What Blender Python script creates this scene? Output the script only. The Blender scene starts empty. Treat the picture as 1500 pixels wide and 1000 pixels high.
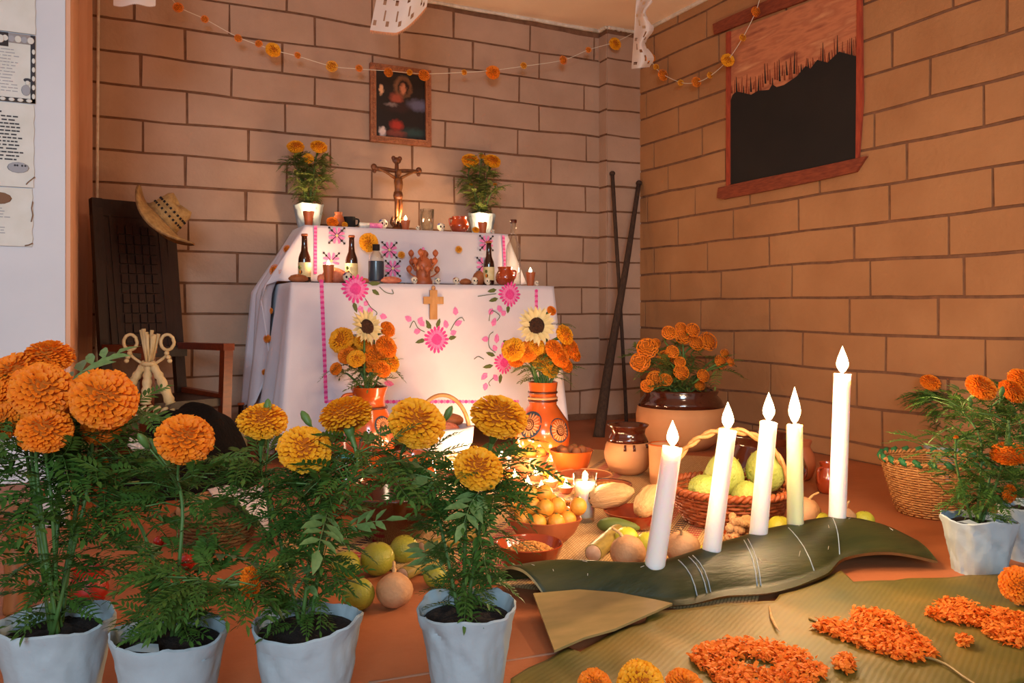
import bpy, math, random
from mathutils import Vector, Matrix, noise
random.seed(11)
S = bpy.context.scene
COL = S.collection
PI = math.pi
# ---------------------------------------------------------------- camera
FPX, HZ, CX, EYE = 1211.0, 455.0, 750.0, 0.55
YAW = math.radians(26.36)
FW = (math.sin(YAW), math.cos(YAW)); RT = (math.cos(YAW), -math.sin(YAW))
cam_d = bpy.data.cameras.new('camera'); cam = bpy.data.objects.new('camera', cam_d); COL.objects.link(cam)
cam_d.sensor_width = 36.0; cam_d.lens = 36.0*FPX/1500.0; cam_d.shift_y = -(500-HZ)/1500.0
cam_d.clip_start = 0.02
cam.location = (0, 0, EYE); cam.rotation_euler = (PI/2, 0, -YAW)
S.camera = cam
# ---------------------------------------------------------------- world, daylight, exposure
S.view_settings.view_transform = 'Standard'; S.view_settings.look = 'None'
S.view_settings.gamma = 1.0; S.view_settings.use_curve_mapping = False
S.view_settings.exposure = 0.5
w = bpy.data.worlds.new('room_world'); S.world = w; w.use_nodes = True
bg = w.node_tree.nodes['Background']; bg.inputs[0].default_value = (1.0, 0.80, 0.66, 1); bg.inputs[1].default_value = 0.40
def area(name, loc, target, sx, sy, power, col):
    d = bpy.data.lights.new(name, 'AREA'); d.shape = 'RECTANGLE'; d.size = sx; d.size_y = sy; d.energy = power; d.color = col
    o = bpy.data.objects.new(name, d); COL.objects.link(o); o.location = loc
    o.rotation_euler = (Vector(target)-Vector(loc)).to_track_quat('-Z', 'Y').to_euler()
    return o
area('doorway_daylight', (-1.35, -3.0, 1.75), (0.9, 3.5, 1.0), 1.3, 1.2, 105, (0.56, 0.80, 1.0))
area('ceiling_lamp', (0.9, 0.3, 1.93), (1.3, 1.9, 0.6), 0.35, 0.35, 7, (1.0, 0.74, 0.50))
CANDLE = 0.8      # overall candle strength
# ---------------------------------------------------------------- pixel helpers
def ray(px, py):
    u = (px-CX)/FPX
    return (FW[0]+u*RT[0], FW[1]+u*RT[1], (HZ-py)/FPX)
def fl(px, py, z=0.0):
    d = ray(px, py); t = (z-EYE)/d[2]; return Vector((t*d[0], t*d[1], z))
def yp(px, py, Y):
    d = ray(px, py); t = Y/d[1]; return Vector((t*d[0], Y, EYE+t*d[2]))
def xp(px, py, X):
    d = ray(px, py); t = X/d[0]; return Vector((X, t*d[1], EYE+t*d[2]))
def zp(px, py, Z):
    d = ray(px, py); return Vector((Z*d[0], Z*d[1], EYE+Z*d[2]))
def depth(p): return p[0]*FW[0]+p[1]*FW[1]
def mpx(p): return depth(p)/FPX
def ball(px, py, r, z0=0.0):            # a ball of r pixels lying on height z0
    Z = (EYE-z0)*FPX/(py-HZ+r); p = zp(px, py, Z); return p, r*Z/FPX
# ---------------------------------------------------------------- mesh builder
class MB:
    def __init__(s): s.v = []; s.f = []; s.m = []
    def add(s, vs, fs, mi=0, M=None):
        b = len(s.v)
        s.v += [tuple(M @ Vector(p)) for p in vs] if M is not None else [tuple(p) for p in vs]
        for q in fs: s.f.append(tuple(i+b for i in q)); s.m.append(mi)
        return s
    def box(s, c, d, mi=0, M=None, taper=0.0):
        x, y, z = d[0]/2, d[1]/2, d[2]/2
        vs = []
        for sz in (-1, 1):
            k = 1.0-(taper if sz > 0 else 0)
            vs += [(c[0]-x*k, c[1]-y*k, c[2]+sz*z), (c[0]+x*k, c[1]-y*k, c[2]+sz*z), (c[0]+x*k, c[1]+y*k, c[2]+sz*z), (c[0]-x*k, c[1]+y*k, c[2]+sz*z)]
        return s.add(vs, [(3,2,1,0),(4,5,6,7),(0,1,5,4),(1,2,6,5),(2,3,7,6),(3,0,4,7)], mi, M)
    def grid(s, fn, nu, nv, mi=0, cu=False, M=None):
        vs = []; fs = []
        mu = nu if cu else nu+1
        for j in range(nv+1):
            for i in range(mu): vs.append(fn(i/nu, j/nv))
        for j in range(nv):
            for i in range(nu):
                i2 = (i+1) % mu
                fs.append((j*mu+i, j*mu+i2, (j+1)*mu+i2, (j+1)*mu+i))
        return s.add(vs, fs, mi, M)
    def lathe(s, prof, seg=28, c=(0,0,0), mi=0, jit=None, M=None):
        vs = []; fs = []
        n = len(prof)
        for j, (r, z) in enumerate(prof):
            for i in range(seg):
                a = 2*PI*i/seg
                rr, zz = (r, z) if jit is None else jit(a, r, z, j)
                vs.append((c[0]+rr*math.cos(a), c[1]+rr*math.sin(a), c[2]+zz))
        for j in range(n-1):
            for i in range(seg):
                i2 = (i+1) % seg
                fs.append((j*seg+i, j*seg+i2, (j+1)*seg+i2, (j+1)*seg+i))
        if prof[0][0] > 1e-5: fs.append(tuple(reversed(range(seg))))
        if prof[-1][0] > 1e-5: fs.append(tuple((n-1)*seg+i for i in range(seg)))
        return s.add(vs, fs, mi, M)
    def tube(s, pts, r, seg=8, mi=0, closed=False, M=None):
        pts = [Vector(p) for p in pts]; n = len(pts)
        rs = r if isinstance(r, (list, tuple)) else [r]*n
        vs = []; fs = []; up = None
        for k in range(n):
            if closed: t = pts[(k+1) % n]-pts[k-1]
            else: t = pts[min(k+1, n-1)]-pts[max(k-1, 0)]
            t = t.normalized() if t.length > 1e-9 else Vector((0,0,1))
            if up is None:
                up = Vector((0,0,1)) if abs(t.z) < .9 else Vector((1,0,0))
            a = t.cross(up)
            if a.length < 1e-6: a = t.cross(Vector((1,0.3,0)))
            a.normalize(); b = a.cross(t).normalized(); up = b
            for i in range(seg):
                th = 2*PI*i/seg
                vs.append(pts[k]+rs[k]*(math.cos(th)*a+math.sin(th)*b))
        kk = n if closed else n-1
        for k in range(kk):
            k2 = (k+1) % n
            for i in range(seg):
                i2 = (i+1) % seg
                fs.append((k*seg+i, k*seg+i2, k2*seg+i2, k2*seg+i))
        if not closed:
            fs.append(tuple(reversed(range(seg)))); fs.append(tuple((n-1)*seg+i for i in range(seg)))
        return s.add(vs, fs, mi, M)
    def ell(s, c, r, nu=16, nv=10, mi=0, fn=None, M=None):
        vs = []; fs = []
        for j in range(1, nv):
            th = PI*j/nv
            for i in range(nu):
                a = 2*PI*i/nu
                d = (math.sin(th)*math.cos(a), math.sin(th)*math.sin(a), -math.cos(th))
                k = fn(d) if fn else 1.0
                vs.append((c[0]+r[0]*d[0]*k, c[1]+r[1]*d[1]*k, c[2]+r[2]*d[2]*k))
        b = len(vs)
        kb = fn((0,0,-1)) if fn else 1; kt = fn((0,0,1)) if fn else 1
        vs.append((c[0], c[1], c[2]-r[2]*kb)); vs.append((c[0], c[1], c[2]+r[2]*kt))
        for j in range(nv-2):
            for i in range(nu):
                i2 = (i+1) % nu
                fs.append((j*nu+i, j*nu+i2, (j+1)*nu+i2, (j+1)*nu+i))
        for i in range(nu):
            i2 = (i+1) % nu
            fs.append((b, i2, i)); fs.append(((nv-2)*nu+i, (nv-2)*nu+i2, b+1))
        return s.add(vs, fs, mi, M)
    def prism(s, pts, fn, t0, t1, mi=0, M=None):      # outline pts (u,v); fn(u,v,t) -> xyz
        n = len(pts)
        vs = [fn(u, v, t0) for u, v in pts]+[fn(u, v, t1) for u, v in pts]
        fs = [tuple(range(n)), tuple(reversed(range(n, 2*n)))]
        for i in range(n):
            j = (i+1) % n; fs.append((i, i+n, j+n, j))
        return s.add(vs, fs, mi, M)
    def data(s, name, mats, smooth=True, ang=None):
        me = bpy.data.meshes.new(name); me.from_pydata(s.v, [], s.f)
        for mt in (mats if isinstance(mats, (list, tuple)) else [mats]): me.materials.append(mt)
        if any(s.m): me.polygons.foreach_set('material_index', s.m)
        if smooth:
            me.polygons.foreach_set('use_smooth', [True]*len(s.f))
            if ang: me.set_sharp_from_angle(angle=math.radians(ang))
        me.update()
        return me
    def build(s, name, mats, parent=None, loc=None, rot=None, smooth=True, ang=None, **k):
        return link(name, s.data(name, mats, smooth, ang), parent, loc, rot, **k)
def link(name, me, parent=None, loc=None, rot=None, scale=None, label=None, cat=None, group=None, kind=None):
    o = bpy.data.objects.new(name, me); COL.objects.link(o)
    if parent is not None: o.parent = parent
    if loc is not None: o.location = loc
    if rot is not None:
        if isinstance(rot, Matrix): o.rotation_euler = rot.to_euler()
        else: o.rotation_euler = rot
    if scale is not None: o.scale = scale if isinstance(scale, (tuple, list)) else (scale,)*3
    if label: o['label'] = label
    if cat: o['category'] = cat
    if group: o['group'] = group
    if kind: o['kind'] = kind
    return o
def thing(name, label, cat, loc=(0,0,0), rz=0.0, group=None, rot=None):
    return link(name, None, None, loc, rot if rot is not None else (0,0,rz), label=label, cat=cat, group=group)
def nz(*p): return noise.noise(Vector(p))
def rx(a): return Matrix.Rotation(a, 4, 'X')
def ry(a): return Matrix.Rotation(a, 4, 'Y')
def rzm(a): return Matrix.Rotation(a, 4, 'Z')
def T(*p): return Matrix.Translation(Vector(p))
def frame_to(d, up=(0,0,1)):            # rotation whose Z axis points along d
    return Vector(d).normalized().to_track_quat('Z', 'Y').to_matrix().to_4x4()
def smooth_path(pts, n=6):
    pts = [Vector(p) for p in pts]; out = []
    for i in range(len(pts)-1):
        p0 = pts[max(i-1,0)]; p1 = pts[i]; p2 = pts[i+1]; p3 = pts[min(i+2, len(pts)-1)]
        for k in range(n):
            t = k/n
            out.append(0.5*((2*p1)+(p2-p0)*t+(2*p0-5*p1+4*p2-p3)*t*t+(3*p1-p0-3*p2+p3)*t**3))
    out.append(pts[-1]); return out
# ---------------------------------------------------------------- materials
def lin(h):
    h = h.lstrip('#'); c = [int(h[i:i+2], 16)/255 for i in (0,2,4)]
    return tuple((x/12.92 if x <= .04045 else ((x+.055)/1.055)**2.4) for x in c)+(1,)
MATS = {}
def mat(name, col, rough=0.6, col2=None, scale=20.0, amount=0.5, bump=0.0, bscale=None, sss=0.0, sssr=(1,.4,.15), trans=0.0, ior=1.45,
        coat=0.0, spec=0.5, metal=0.0, stretch=None, wave=None, sheen=0.0, alpha=1.0, detail=4.0, transl=0.0, sssscale=0.02):
    if name in MATS: return MATS[name]
    m = bpy.data.materials.new(name); m.use_nodes = True; MATS[name] = m
    nt = m.node_tree; b = nt.nodes['Principled BSDF']; L = nt.links
    b.inputs['Base Color'].default_value = lin(col); b.inputs['Roughness'].default_value = rough
    b.inputs['Specular IOR Level'].default_value = spec; b.inputs['Metallic'].default_value = metal
    b.inputs['IOR'].default_value = ior; b.inputs['Transmission Weight'].default_value = trans
    b.inputs['Coat Weight'].default_value = coat; b.inputs['Coat Roughness'].default_value = 0.12
    b.inputs['Sheen Weight'].default_value = sheen; b.inputs['Alpha'].default_value = alpha
    if sss > 0:
        b.inputs['Subsurface Weight'].default_value = sss; b.inputs['Subsurface Radius'].default_value = sssr
        b.inputs['Subsurface Scale'].default_value = sssscale
    tc = nt.nodes.new('ShaderNodeTexCoord'); mp = nt.nodes.new('ShaderNodeMapping')
    L.new(tc.outputs['Object'], mp.inputs[0])
    if stretch: mp.inputs['Scale'].default_value = stretch
    nn = nt.nodes.new('ShaderNodeTexNoise'); nn.inputs['Scale'].default_value = scale; nn.inputs['Detail'].default_value = detail
    L.new(mp.outputs[0], nn.inputs['Vector']); src = nn.outputs['Fac']
    if wave:
        wv = nt.nodes.new('ShaderNodeTexWave'); wv.inputs['Scale'].default_value = wave; wv.inputs['Distortion'].default_value = 2.5
        wv.inputs['Detail'].default_value = 2; L.new(mp.outputs[0], wv.inputs['Vector']); src = wv.outputs['Fac']
    if col2:
        rp = nt.nodes.new('ShaderNodeValToRGB'); rp.color_ramp.elements[0].color = lin(col); rp.color_ramp.elements[1].color = lin(col2)
        rp.color_ramp.elements[0].position = .5-.5*(1-amount)-.0; rp.color_ramp.elements[1].position = .5+.5*(1-amount)+.001
        if not wave: rp.color_ramp.elements[0].position = .5-.3*(1-amount)-.05; rp.color_ramp.elements[1].position = .5+.3*(1-amount)+.05
        L.new(src, rp.inputs[0]); L.new(rp.outputs[0], b.inputs['Base Color'])
    if bump > 0:
        bn = nt.nodes.new('ShaderNodeTexNoise'); bn.inputs['Scale'].default_value = bscale or scale*3; bn.inputs['Detail'].default_value = 5
        L.new(mp.outputs[0], bn.inputs['Vector']); bp = nt.nodes.new('ShaderNodeBump'); bp.inputs['Strength'].default_value = bump
        bp.inputs['Distance'].default_value = 0.01
        L.new(wv.outputs['Fac'] if wave else bn.outputs['Fac'], bp.inputs['Height']); L.new(bp.outputs[0], b.inputs['Normal'])
    if transl > 0:
        tr = nt.nodes.new('ShaderNodeBsdfTranslucent'); mx = nt.nodes.new('ShaderNodeMixShader'); mx.inputs[0].default_value = transl
        if col2: L.new(rp.outputs[0], tr.inputs[0])
        else: tr.inputs[0].default_value = lin(col)
        out = nt.nodes['Material Output']
        L.new(b.outputs[0], mx.inputs[1]); L.new(tr.outputs[0], mx.inputs[2]); L.new(mx.outputs[0], out.inputs[0])
    return m
def flame_mat():
    m = bpy.data.materials.new('candle_flame'); m.use_nodes = True; nt = m.node_tree; nt.nodes.clear()
    out = nt.nodes.new('ShaderNodeOutputMaterial'); ad = nt.nodes.new('ShaderNodeAddShader')
    tr = nt.nodes.new('ShaderNodeBsdfTransparent'); em = nt.nodes.new('ShaderNodeEmission')
    em.inputs[0].default_value = (1.0, .74, .36, 1); em.inputs[1].default_value = 7.0
    nt.links.new(tr.outputs[0], ad.inputs[0]); nt.links.new(em.outputs[0], ad.inputs[1]); nt.links.new(ad.outputs[0], out.inputs[0])
    return m
FLAME = flame_mat()
m_joint = mat('painted_joint_brown', '#69452f', .9, '#835a40', 30)
m_block = mat('painted_block_tan', '#b4927b', .82, '#a5836c', 5, .45, bump=.25, bscale=60)
m_blockr = mat('painted_block_candle_warm', '#ab7a50', .82, '#9b6a42', 4, .45, bump=.25, bscale=60)  # same wall paint, with the candles' orange light put into the colour
m_floor = mat('red_brown_concrete', '#b0683f', .62, '#9a5833', 3.5, .5, bump=.15, bscale=40)
m_ceil = mat('peach_plaster', '#fbe4d0', .9, '#f4dac2', 3, .5, bump=.1, bscale=50)
m_white_wall = mat('white_wall_paint', '#cfd0d6', .85, '#c6c8cf', 4)
m_jamb = mat('pinkish_beige_paint', '#d9ab92', .8, '#c48e6c', 3, .5, stretch=(6,6,.5))
m_trimw = mat('white_plaster_edge', '#e2d6c8', .8, '#cbb9a6', 40, bump=.4)
m_paper = mat('aged_white_paper', '#d6d5d0', .85, '#c9c6bd', 14)
m_ink = mat('printed_ink', '#3a3a40', .8)
m_inkl = mat('pale_printed_ink', '#9a9aa0', .8)
m_burn = mat('scorched_paper_edge', '#7a5a45', .9)
m_gold = mat('marigold_gold_petal', '#f8ba24', .65, '#f4a614', 3.0, .4, transl=.25)
m_orange = mat('marigold_orange_petal', '#f8961c', .65, '#f07c10', 3.0, .4, transl=.25)
m_petal = mat('loose_orange_petal', '#f08a24', .7, '#e87214', 60, .4, transl=.2)
m_core = mat('marigold_deep_core', '#a85a08', .9)
m_leaf = mat('marigold_leaf_green', '#4d742b', .5, '#395a22', 12, .5, spec=.5, transl=.18)
m_leaf2 = mat('pale_leaf_green', '#78985a', .45, '#5f8248', 12, .5, spec=.6, transl=.18)
m_leafd = mat('dull_leaf_green', '#55662c', .6, '#6f7a38', 14, .5, transl=.15)
m_stem = mat('flower_stem_green', '#5a7a3c', .5, '#486a30', 25)
m_soil = mat('dark_potting_soil', '#1d130e', .95, '#2c1d15', 60, bump=.9, bscale=90)
m_wrap = mat('white_wrapping_paper', '#aab7bd', .75, '#a0adb3', 9, .5, bump=.45, bscale=16)
m_cloth = mat('white_cotton_cloth', '#dcd3d9', .8, '#d3cad0', 7, .5, bump=.06, bscale=260, sheen=.2)
m_pink = mat('hot_pink_thread', '#f04c9c', .7, '#e03a8c', 90, bump=.5)
m_pinkl = mat('pale_pink_thread', '#f48cc0', .7, '#ea74b0', 90, bump=.5)
m_grn = mat('olive_thread', '#4f5a2a', .7, '#63692f', 90)
m_black = mat('black_thread', '#2a2024', .7)
m_clay = mat('terracotta_clay', '#b5623a', .45, '#a3512c', 10, .5, bump=.08)
m_clayg = mat('glazed_red_clay', '#a8401c', .16, '#8c3012', 8, .5, coat=.8)
m_clayo = mat('glazed_orange_clay', '#c85a20', .18, '#b54c18', 7, .5, coat=.7)
m_clayd = mat('dark_glazed_clay', '#4a1c0e', .14, '#331008', 7, .5, coat=1.0)
m_clayp = mat('peach_raw_clay', '#cf915f', .7, '#c0814f', 8, .5, bump=.1)
m_wax = mat('white_candle_wax', '#f4ece6', .42, sss=1.0, sssr=(1.0,.62,.4), sssscale=.03)
m_waxg = mat('pale_green_candle_wax', '#e6e6a8', .42, '#dfe6bc', 6, sss=1.0, sssr=(1.0,.8,.3), sssscale=.03)
m_wick = mat('burnt_wick', '#1a1210', .9)
def glass_mat():
    m = bpy.data.materials.new('clear_glass'); m.use_nodes = True; nt = m.node_tree; nt.nodes.clear(); L = nt.links
    out = nt.nodes.new('ShaderNodeOutputMaterial'); mx = nt.nodes.new('ShaderNodeMixShader'); tr = nt.nodes.new('ShaderNodeBsdfTransparent')
    gl = nt.nodes.new('ShaderNodeBsdfGlossy'); gl.inputs['Roughness'].default_value = .05; tr.inputs[0].default_value = (.93, .95, .93, 1)
    lw = nt.nodes.new('ShaderNodeLayerWeight'); lw.inputs[0].default_value = .35
    L.new(lw.outputs['Facing'], mx.inputs[0]); L.new(tr.outputs[0], mx.inputs[1]); L.new(gl.outputs[0], mx.inputs[2]); L.new(mx.outputs[0], out.inputs[0])
    return m
m_glass = glass_mat()
m_beer = mat('brown_bottle_glass', '#2a0f06', .06, spec=.7, coat=.6)
m_label = mat('cream_bottle_label', '#e6d6a4', .6, '#d8bf82', 60)
m_wood = mat('dark_stained_wood', '#2c130b', .4, '#1e0c07', 14, .5, stretch=(6,6,1), bump=.1, spec=.5)
m_woodr = mat('reddish_polished_wood', '#7a3014', .32, '#5c2210', 12, .5, stretch=(2,8,8), spec=.5)
m_woodb = mat('orange_brown_wood', '#9a5a2c', .5, '#7c4420', 10, .5, stretch=(8,8,1.5))
m_bronze = mat('aged_dark_wood_carving', '#4a2412', .4, '#7a4420', 40, .5, bump=.4)
m_figure = mat('carved_ochre_figure', '#8a5426', .45, '#5c3014', 45, .5, bump=.3)
m_straw = mat('straw', '#b08a54', .7, '#8c6838', 60, .5, bump=.5, bscale=160)
m_strawd = mat('brown_straw', '#8c6a42', .75, '#6e4f2e', 60, .5, bump=.5, bscale=160)
m_palm = mat('dried_palm_leaf', '#d8bd8c', .65, '#bf9f68', 40, .5, stretch=(1,1,.3), bump=.3)
m_wick1 = mat('tan_wicker', '#d09a60', .55, '#ba8048', 40, .5, bump=.3)
m_wick2 = mat('reddish_wicker', '#a5552c', .55, '#8a4220', 40, .5, bump=.3)
m_green = mat('green_dyed_wicker', '#2f7a4c', .6)
m_bark = mat('banana_sheath_green', '#272f17', .46, '#3a3c1e', 6, .55, stretch=(1.2,6,6), spec=.35, bump=.12, bscale=26)
m_barkin = mat('banana_sheath_inner', '#a58a58', .4, '#8f7c4c', 8, .5, stretch=(2,6,6))
m_nanaleaf = mat('banana_leaf_olive', '#8f8030', .38, '#6f6c26', 3, .5, spec=.5)
m_orangef = mat('green_orange_peel', '#8d9630', .38, '#a89a34', 9, .5, bump=.25, bscale=240, spec=.5)
m_lime = mat('yellow_green_peel', '#c6bc3a', .38, '#aeb238', 9, .5, bump=.2, bscale=240)
m_jicama = mat('jicama_skin', '#c9976a', .75, '#a8744a', 22, .55, bump=.4, bscale=60)
m_cane = mat('sugarcane_skin', '#9c8440', .5, '#6c5a28', 20, .5, stretch=(4,4,1))
m_canecut = mat('sugarcane_cut_end', '#d0a684', .7, '#b98a66', 60)
m_guava = mat('yellow_guava', '#e6b84a', .5, '#d8a038', 14, .5)
m_tejo = mat('tejocote_orange', '#e8a23c', .45, '#d88a28', 25, .5, bump=.2, bscale=90)
m_chayote = mat('chayote_green', '#9caa4e', .5, '#b3b862', 18, .5, bump=.5, bscale=120)
m_bread = mat('baked_bread_crust', '#b06a3c', .65, '#8a4a26', 20, .5, bump=.4)
m_breadp = mat('pink_sugar_bread', '#e08a6a', .7, '#c86a4a', 30, .5, bump=.4)
m_tamal = mat('corn_husk', '#dcb27c', .7, '#c2935c', 12, .5, stretch=(1,12,12), bump=.4)
m_rice = mat('orange_rice', '#e8a050', .7, '#d88838', 90, .5, bump=.9)
m_peanut = mat('peanut_shell', '#dcab74', .75, '#c48f58', 60, .5, bump=.8, bscale=200)
m_darkcloth = mat('black_wool_cloth', '#0d0907', .95, '#130d09', 30, .5, bump=.5, spec=.2)
m_lace = mat('white_crochet', '#dcd2c4', .85, '#cdbfae', 60, bump=.6)
m_crochetg = mat('green_crochet', '#2f4a26', .85, '#1f3a1c', 60, bump=.6)
m_string = mat('white_string', '#d8cbb8', .8)
m_tissue = mat('white_tissue_paper', '#ece2dc', .8, transl=.35)
m_tissueo = mat('orange_tissue_paper', '#e8a070', .8, transl=.35)
m_stick = mat('rough_dark_stick', '#4a3426', .85, '#33231a', 20, .5, stretch=(6,6,1), bump=.6)
m_redfruit = mat('glossy_red_skin', '#a8160c', .15, '#8c0e08', 10, coat=.6)
m_redpot = mat('red_painted_clay', '#a8200e', .4, '#8c1a0c', 10)
m_skull = mat('white_sugar', '#e8dcc6', .65, '#dccdb2', 50, bump=.4)
m_pblack = mat('black_paint', '#15100f', .85, '#1d1714', 6, .5)
m_pred = mat('brick_red_paint', '#a8482c', .8, '#8c3420', 20, .5, stretch=(4,4,1))
m_pwood = mat('painted_wood_brown', '#6a2c18', .8, '#8c4226', 14, .5, stretch=(8,2,14))
m_frame = mat('gilded_frame_brown', '#a86a44', .5, '#8a4e30', 60, .5, bump=.5)
m_blue = mat('dark_blue_paint', '#2c3a48', .35, coat=.5)
m_brownp = mat('dark_brown_paint', '#4a1a0c', .3, coat=.5)
m_cross = mat('light_cross_wood', '#c8945c', .6, '#b07c46', 20, .5, stretch=(4,4,1))
# ================================================================ the room
XR, YB, YC, XC, ZC = 2.474, 3.58, 3.509, 2.271, 1.977
def struct(o): o['kind'] = 'structure'; return o
def slab(name, c, d, m): return struct(MB().box((0,0,0), d).build(name, m, loc=c, smooth=False))
def floor_fn(u, v):
    x, y = -2.2+u*4.9, -1.6+v*5.3
    return (x, y, 0.0)
fm = MB().grid(floor_fn, 4, 4); fm.box((0.25,1.05,-.03),(4.9,5.3,.058))
struct(fm.build('floor', m_floor, smooth=False))
slab('ceiling', (0.25, 1.05, ZC+.03), (4.9, 5.3, .06), m_ceil)
wb = slab('wall_back', (0.25, YB+.05, ZC/2), (4.9, .1, ZC), m_joint)
wr = slab('wall_right', (XR+.05, 1.05, ZC/2), (.1, 5.3, ZC), m_joint)
wc = slab('wall_column', ((XC+XR)/2, (YC+YB)/2, ZC/2), (XR-XC, YB-YC, ZC), m_joint)
wl = slab('wall_left', (-1.16, 2.99, ZC/2), (2.15, 1.18, ZC), m_white_wall)
# beige jamb lining the doorway side of the white wall, stepped corner strip and white pipe
jm = MB(); jm.box((-.079, 2.42, ZC/2), (.011, .03, ZC)); jm.box((-.081, 3.0, ZC/2), (.006, 1.16, ZC))
jm.box((-.066, 3.535, ZC/2), (.03, .08, ZC)); jm.box((-.045, 3.555, ZC/2), (.022, .05, ZC))
struct(jm.build('trim_1', m_jamb, smooth=False))
pm = MB(); pm.tube([(-.022, 3.556, 0.0), (-.018, 3.553, 1.0), (-.012, 3.556, ZC)], .0055, 8)
struct(pm.build('trim_2', m_trimw))
# white ragged plaster edge between walls and ceiling
tm = MB()
for (a, b) in (((-.05,YB-.008),(XC,YB-.008)), ((XC-.008,YB),(XC-.008,YC-.008)), ((XC,YC-.008),(XR-.008,YC-.008)), ((XR-.008,YC),(XR-.008,-1.0))):
    pts = [(a[0]+(b[0]-a[0])*t/24, a[1]+(b[1]-a[1])*t/24, ZC-.004-.004*random.random()) for t in range(25)]
    tm.tube(pts, [.008+.005*random.random() for _ in pts], 6)
struct(tm.build('trim_3', m_trimw))
# pale worn seam in the floor between the paper pots
a_, b_ = fl(540, 1000), fl(840, 952)
sm_ = MB().tube([a_.lerp(b_, k/12)+Vector((0, 0, -.002)) for k in range(13)], [.0032+.0012*random.random() for _ in range(13)], 6)
struct(sm_.build('trim_4', mat('worn_floor_seam', '#9a705a', .8)))
# painted blocks: each one stands a little proud of the dark joint colour, with wavy edges
def blocks(parent, u0, u1, z_first, pitch, length, fn, m, seed, phase, gap=.0095, nlen=None):
    rnd = random.Random(seed); k = 0
    inv = parent.matrix_world.inverted() if False else Matrix.Translation(-Vector(parent.location))
    zs = [0.0]; z = z_first
    while z < ZC-.02: zs.append(z); z += pitch
    zs.append(ZC-.004)
    def hb(k, u): return zs[k]+(0 if k in (0, len(zs)-1) else .008*nz(u*2.6, k*3.1, seed)+.003*nz(u*9, k*5.3, seed))
    for k in range(len(zs)-1):
        if zs[k+1]-zs[k] < .03: continue
        cuts = [u0]; u = u0+phase[k % len(phase)]+rnd.uniform(-.02, .02)
        while u < u1-.03:
            if u > u0+.03: cuts.append(u)
            u += length*rnd.uniform(.9, 1.1)
        cuts.append(u1)
        for i in range(len(cuts)-1):
            a, b = cuts[i]+gap*.5, cuts[i+1]-gap*.5
            if i == 0: a = cuts[0]
            if i == len(cuts)-2: b = cuts[-1]
            n = 4 if b-a > .12 else 2
            g = gap*rnd.uniform(.4, .62)
            lo = [(a+(b-a)*t/n, hb(k, a+(b-a)*t/n)+g) for t in range(n+1)]
            hi = [(a+(b-a)*t/n, hb(k+1, a+(b-a)*t/n)-g) for t in range(n+1)]
            sl = rnd.uniform(-.003, .003)
            hi = [(p[0]+sl, p[1]) for p in hi]
            pr = .004+rnd.uniform(0, .0015)
            vs = []; 
            for row, d in ((lo, 0), (lo, pr), (hi, pr), (hi, 0)):
                ins = .0015 if d else 0
                for (uu, zz) in row: vs.append(fn(uu, zz, d))
            fs = []
            for r in range(3):
                for t in range(n): fs.append((r*(n+1)+t, r*(n+1)+t+1, (r+1)*(n+1)+t+1, (r+1)*(n+1)+t))
            fs.append((0, n+1, 2*(n+1), 3*(n+1))); fs.append((n, 4*n+3, 3*n+2, 2*n+1))
            o = MB().add(vs, fs, 0, inv).build('painted_block', m, parent, smooth=False)
blocks(wb, -.035, XC, .024, .128, .375, lambda u, z, d: (u, YB-d, z), m_block, 3, (.16, .345))
blocks(wc, XC, XR, .024, .128, .5, lambda u, z, d: (u, YC-d, z), m_block, 5, (.9,))
blocks(wc, YC, YB, .024, .128, .5, lambda u, z, d: (XC-d, u, z), m_block, 8, (.9,))
blocks(wr, -YC, -.9, .068, .1325, .40, lambda u, z, d: (XR-d, -u, z), m_blockr, 9, (.06, .25, .14, .33), gap=.0105)
# ---------------------------------------------------------------- papers on the white wall
def paper(name, label, px1, py0, py1, wpx, seed, lines, extra=None, ragged=True):
    rnd = random.Random(seed); Y = 2.3965
    a = yp(px1, py0, Y); b = yp(px1, py1, Y); W = wpx*mpx(a)
    base = Vector((a.x, Y, b.z)); h = a.z-b.z
    t = thing(name, label, 'paper', base, group=None)
    right = [(0.0012*math.sin(k*1.9+seed)+rnd.uniform(-.0012, .0006) if ragged else 0, h*k/14) for k in range(15)]
    out = right+[(-W, h), (-W, 0)]
    MB().prism(out, lambda u, v, d: (u, d, v), -.0012, .001).build('sheet', m_paper, t, smooth=False)
    mb = MB()
    for (y0, dy, n, x0, x1, th, mi) in lines:       # rows of printed words
        for k in range(n):
            x = x0; z = h-(y0+dy*k)*mpx(a)
            while x < x1-rnd.uniform(0, 14):
                ln = rnd.uniform(3, 8); xx = min(x+ln, x1)
                mb.box((-(wpx-0)*0*0-(px1*0)+(-(wpx)+xx)*mpx(a), -.0016, z), ((xx-x)*mpx(a), .0006, th*mpx(a)), mi)
                x = xx+rnd.uniform(1, 2)
    if mb.v: mb.build('printed_text', [m_ink, m_inkl], t, smooth=False)
    if extra: extra(t, W, h, mpx(a))
    return t
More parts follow.
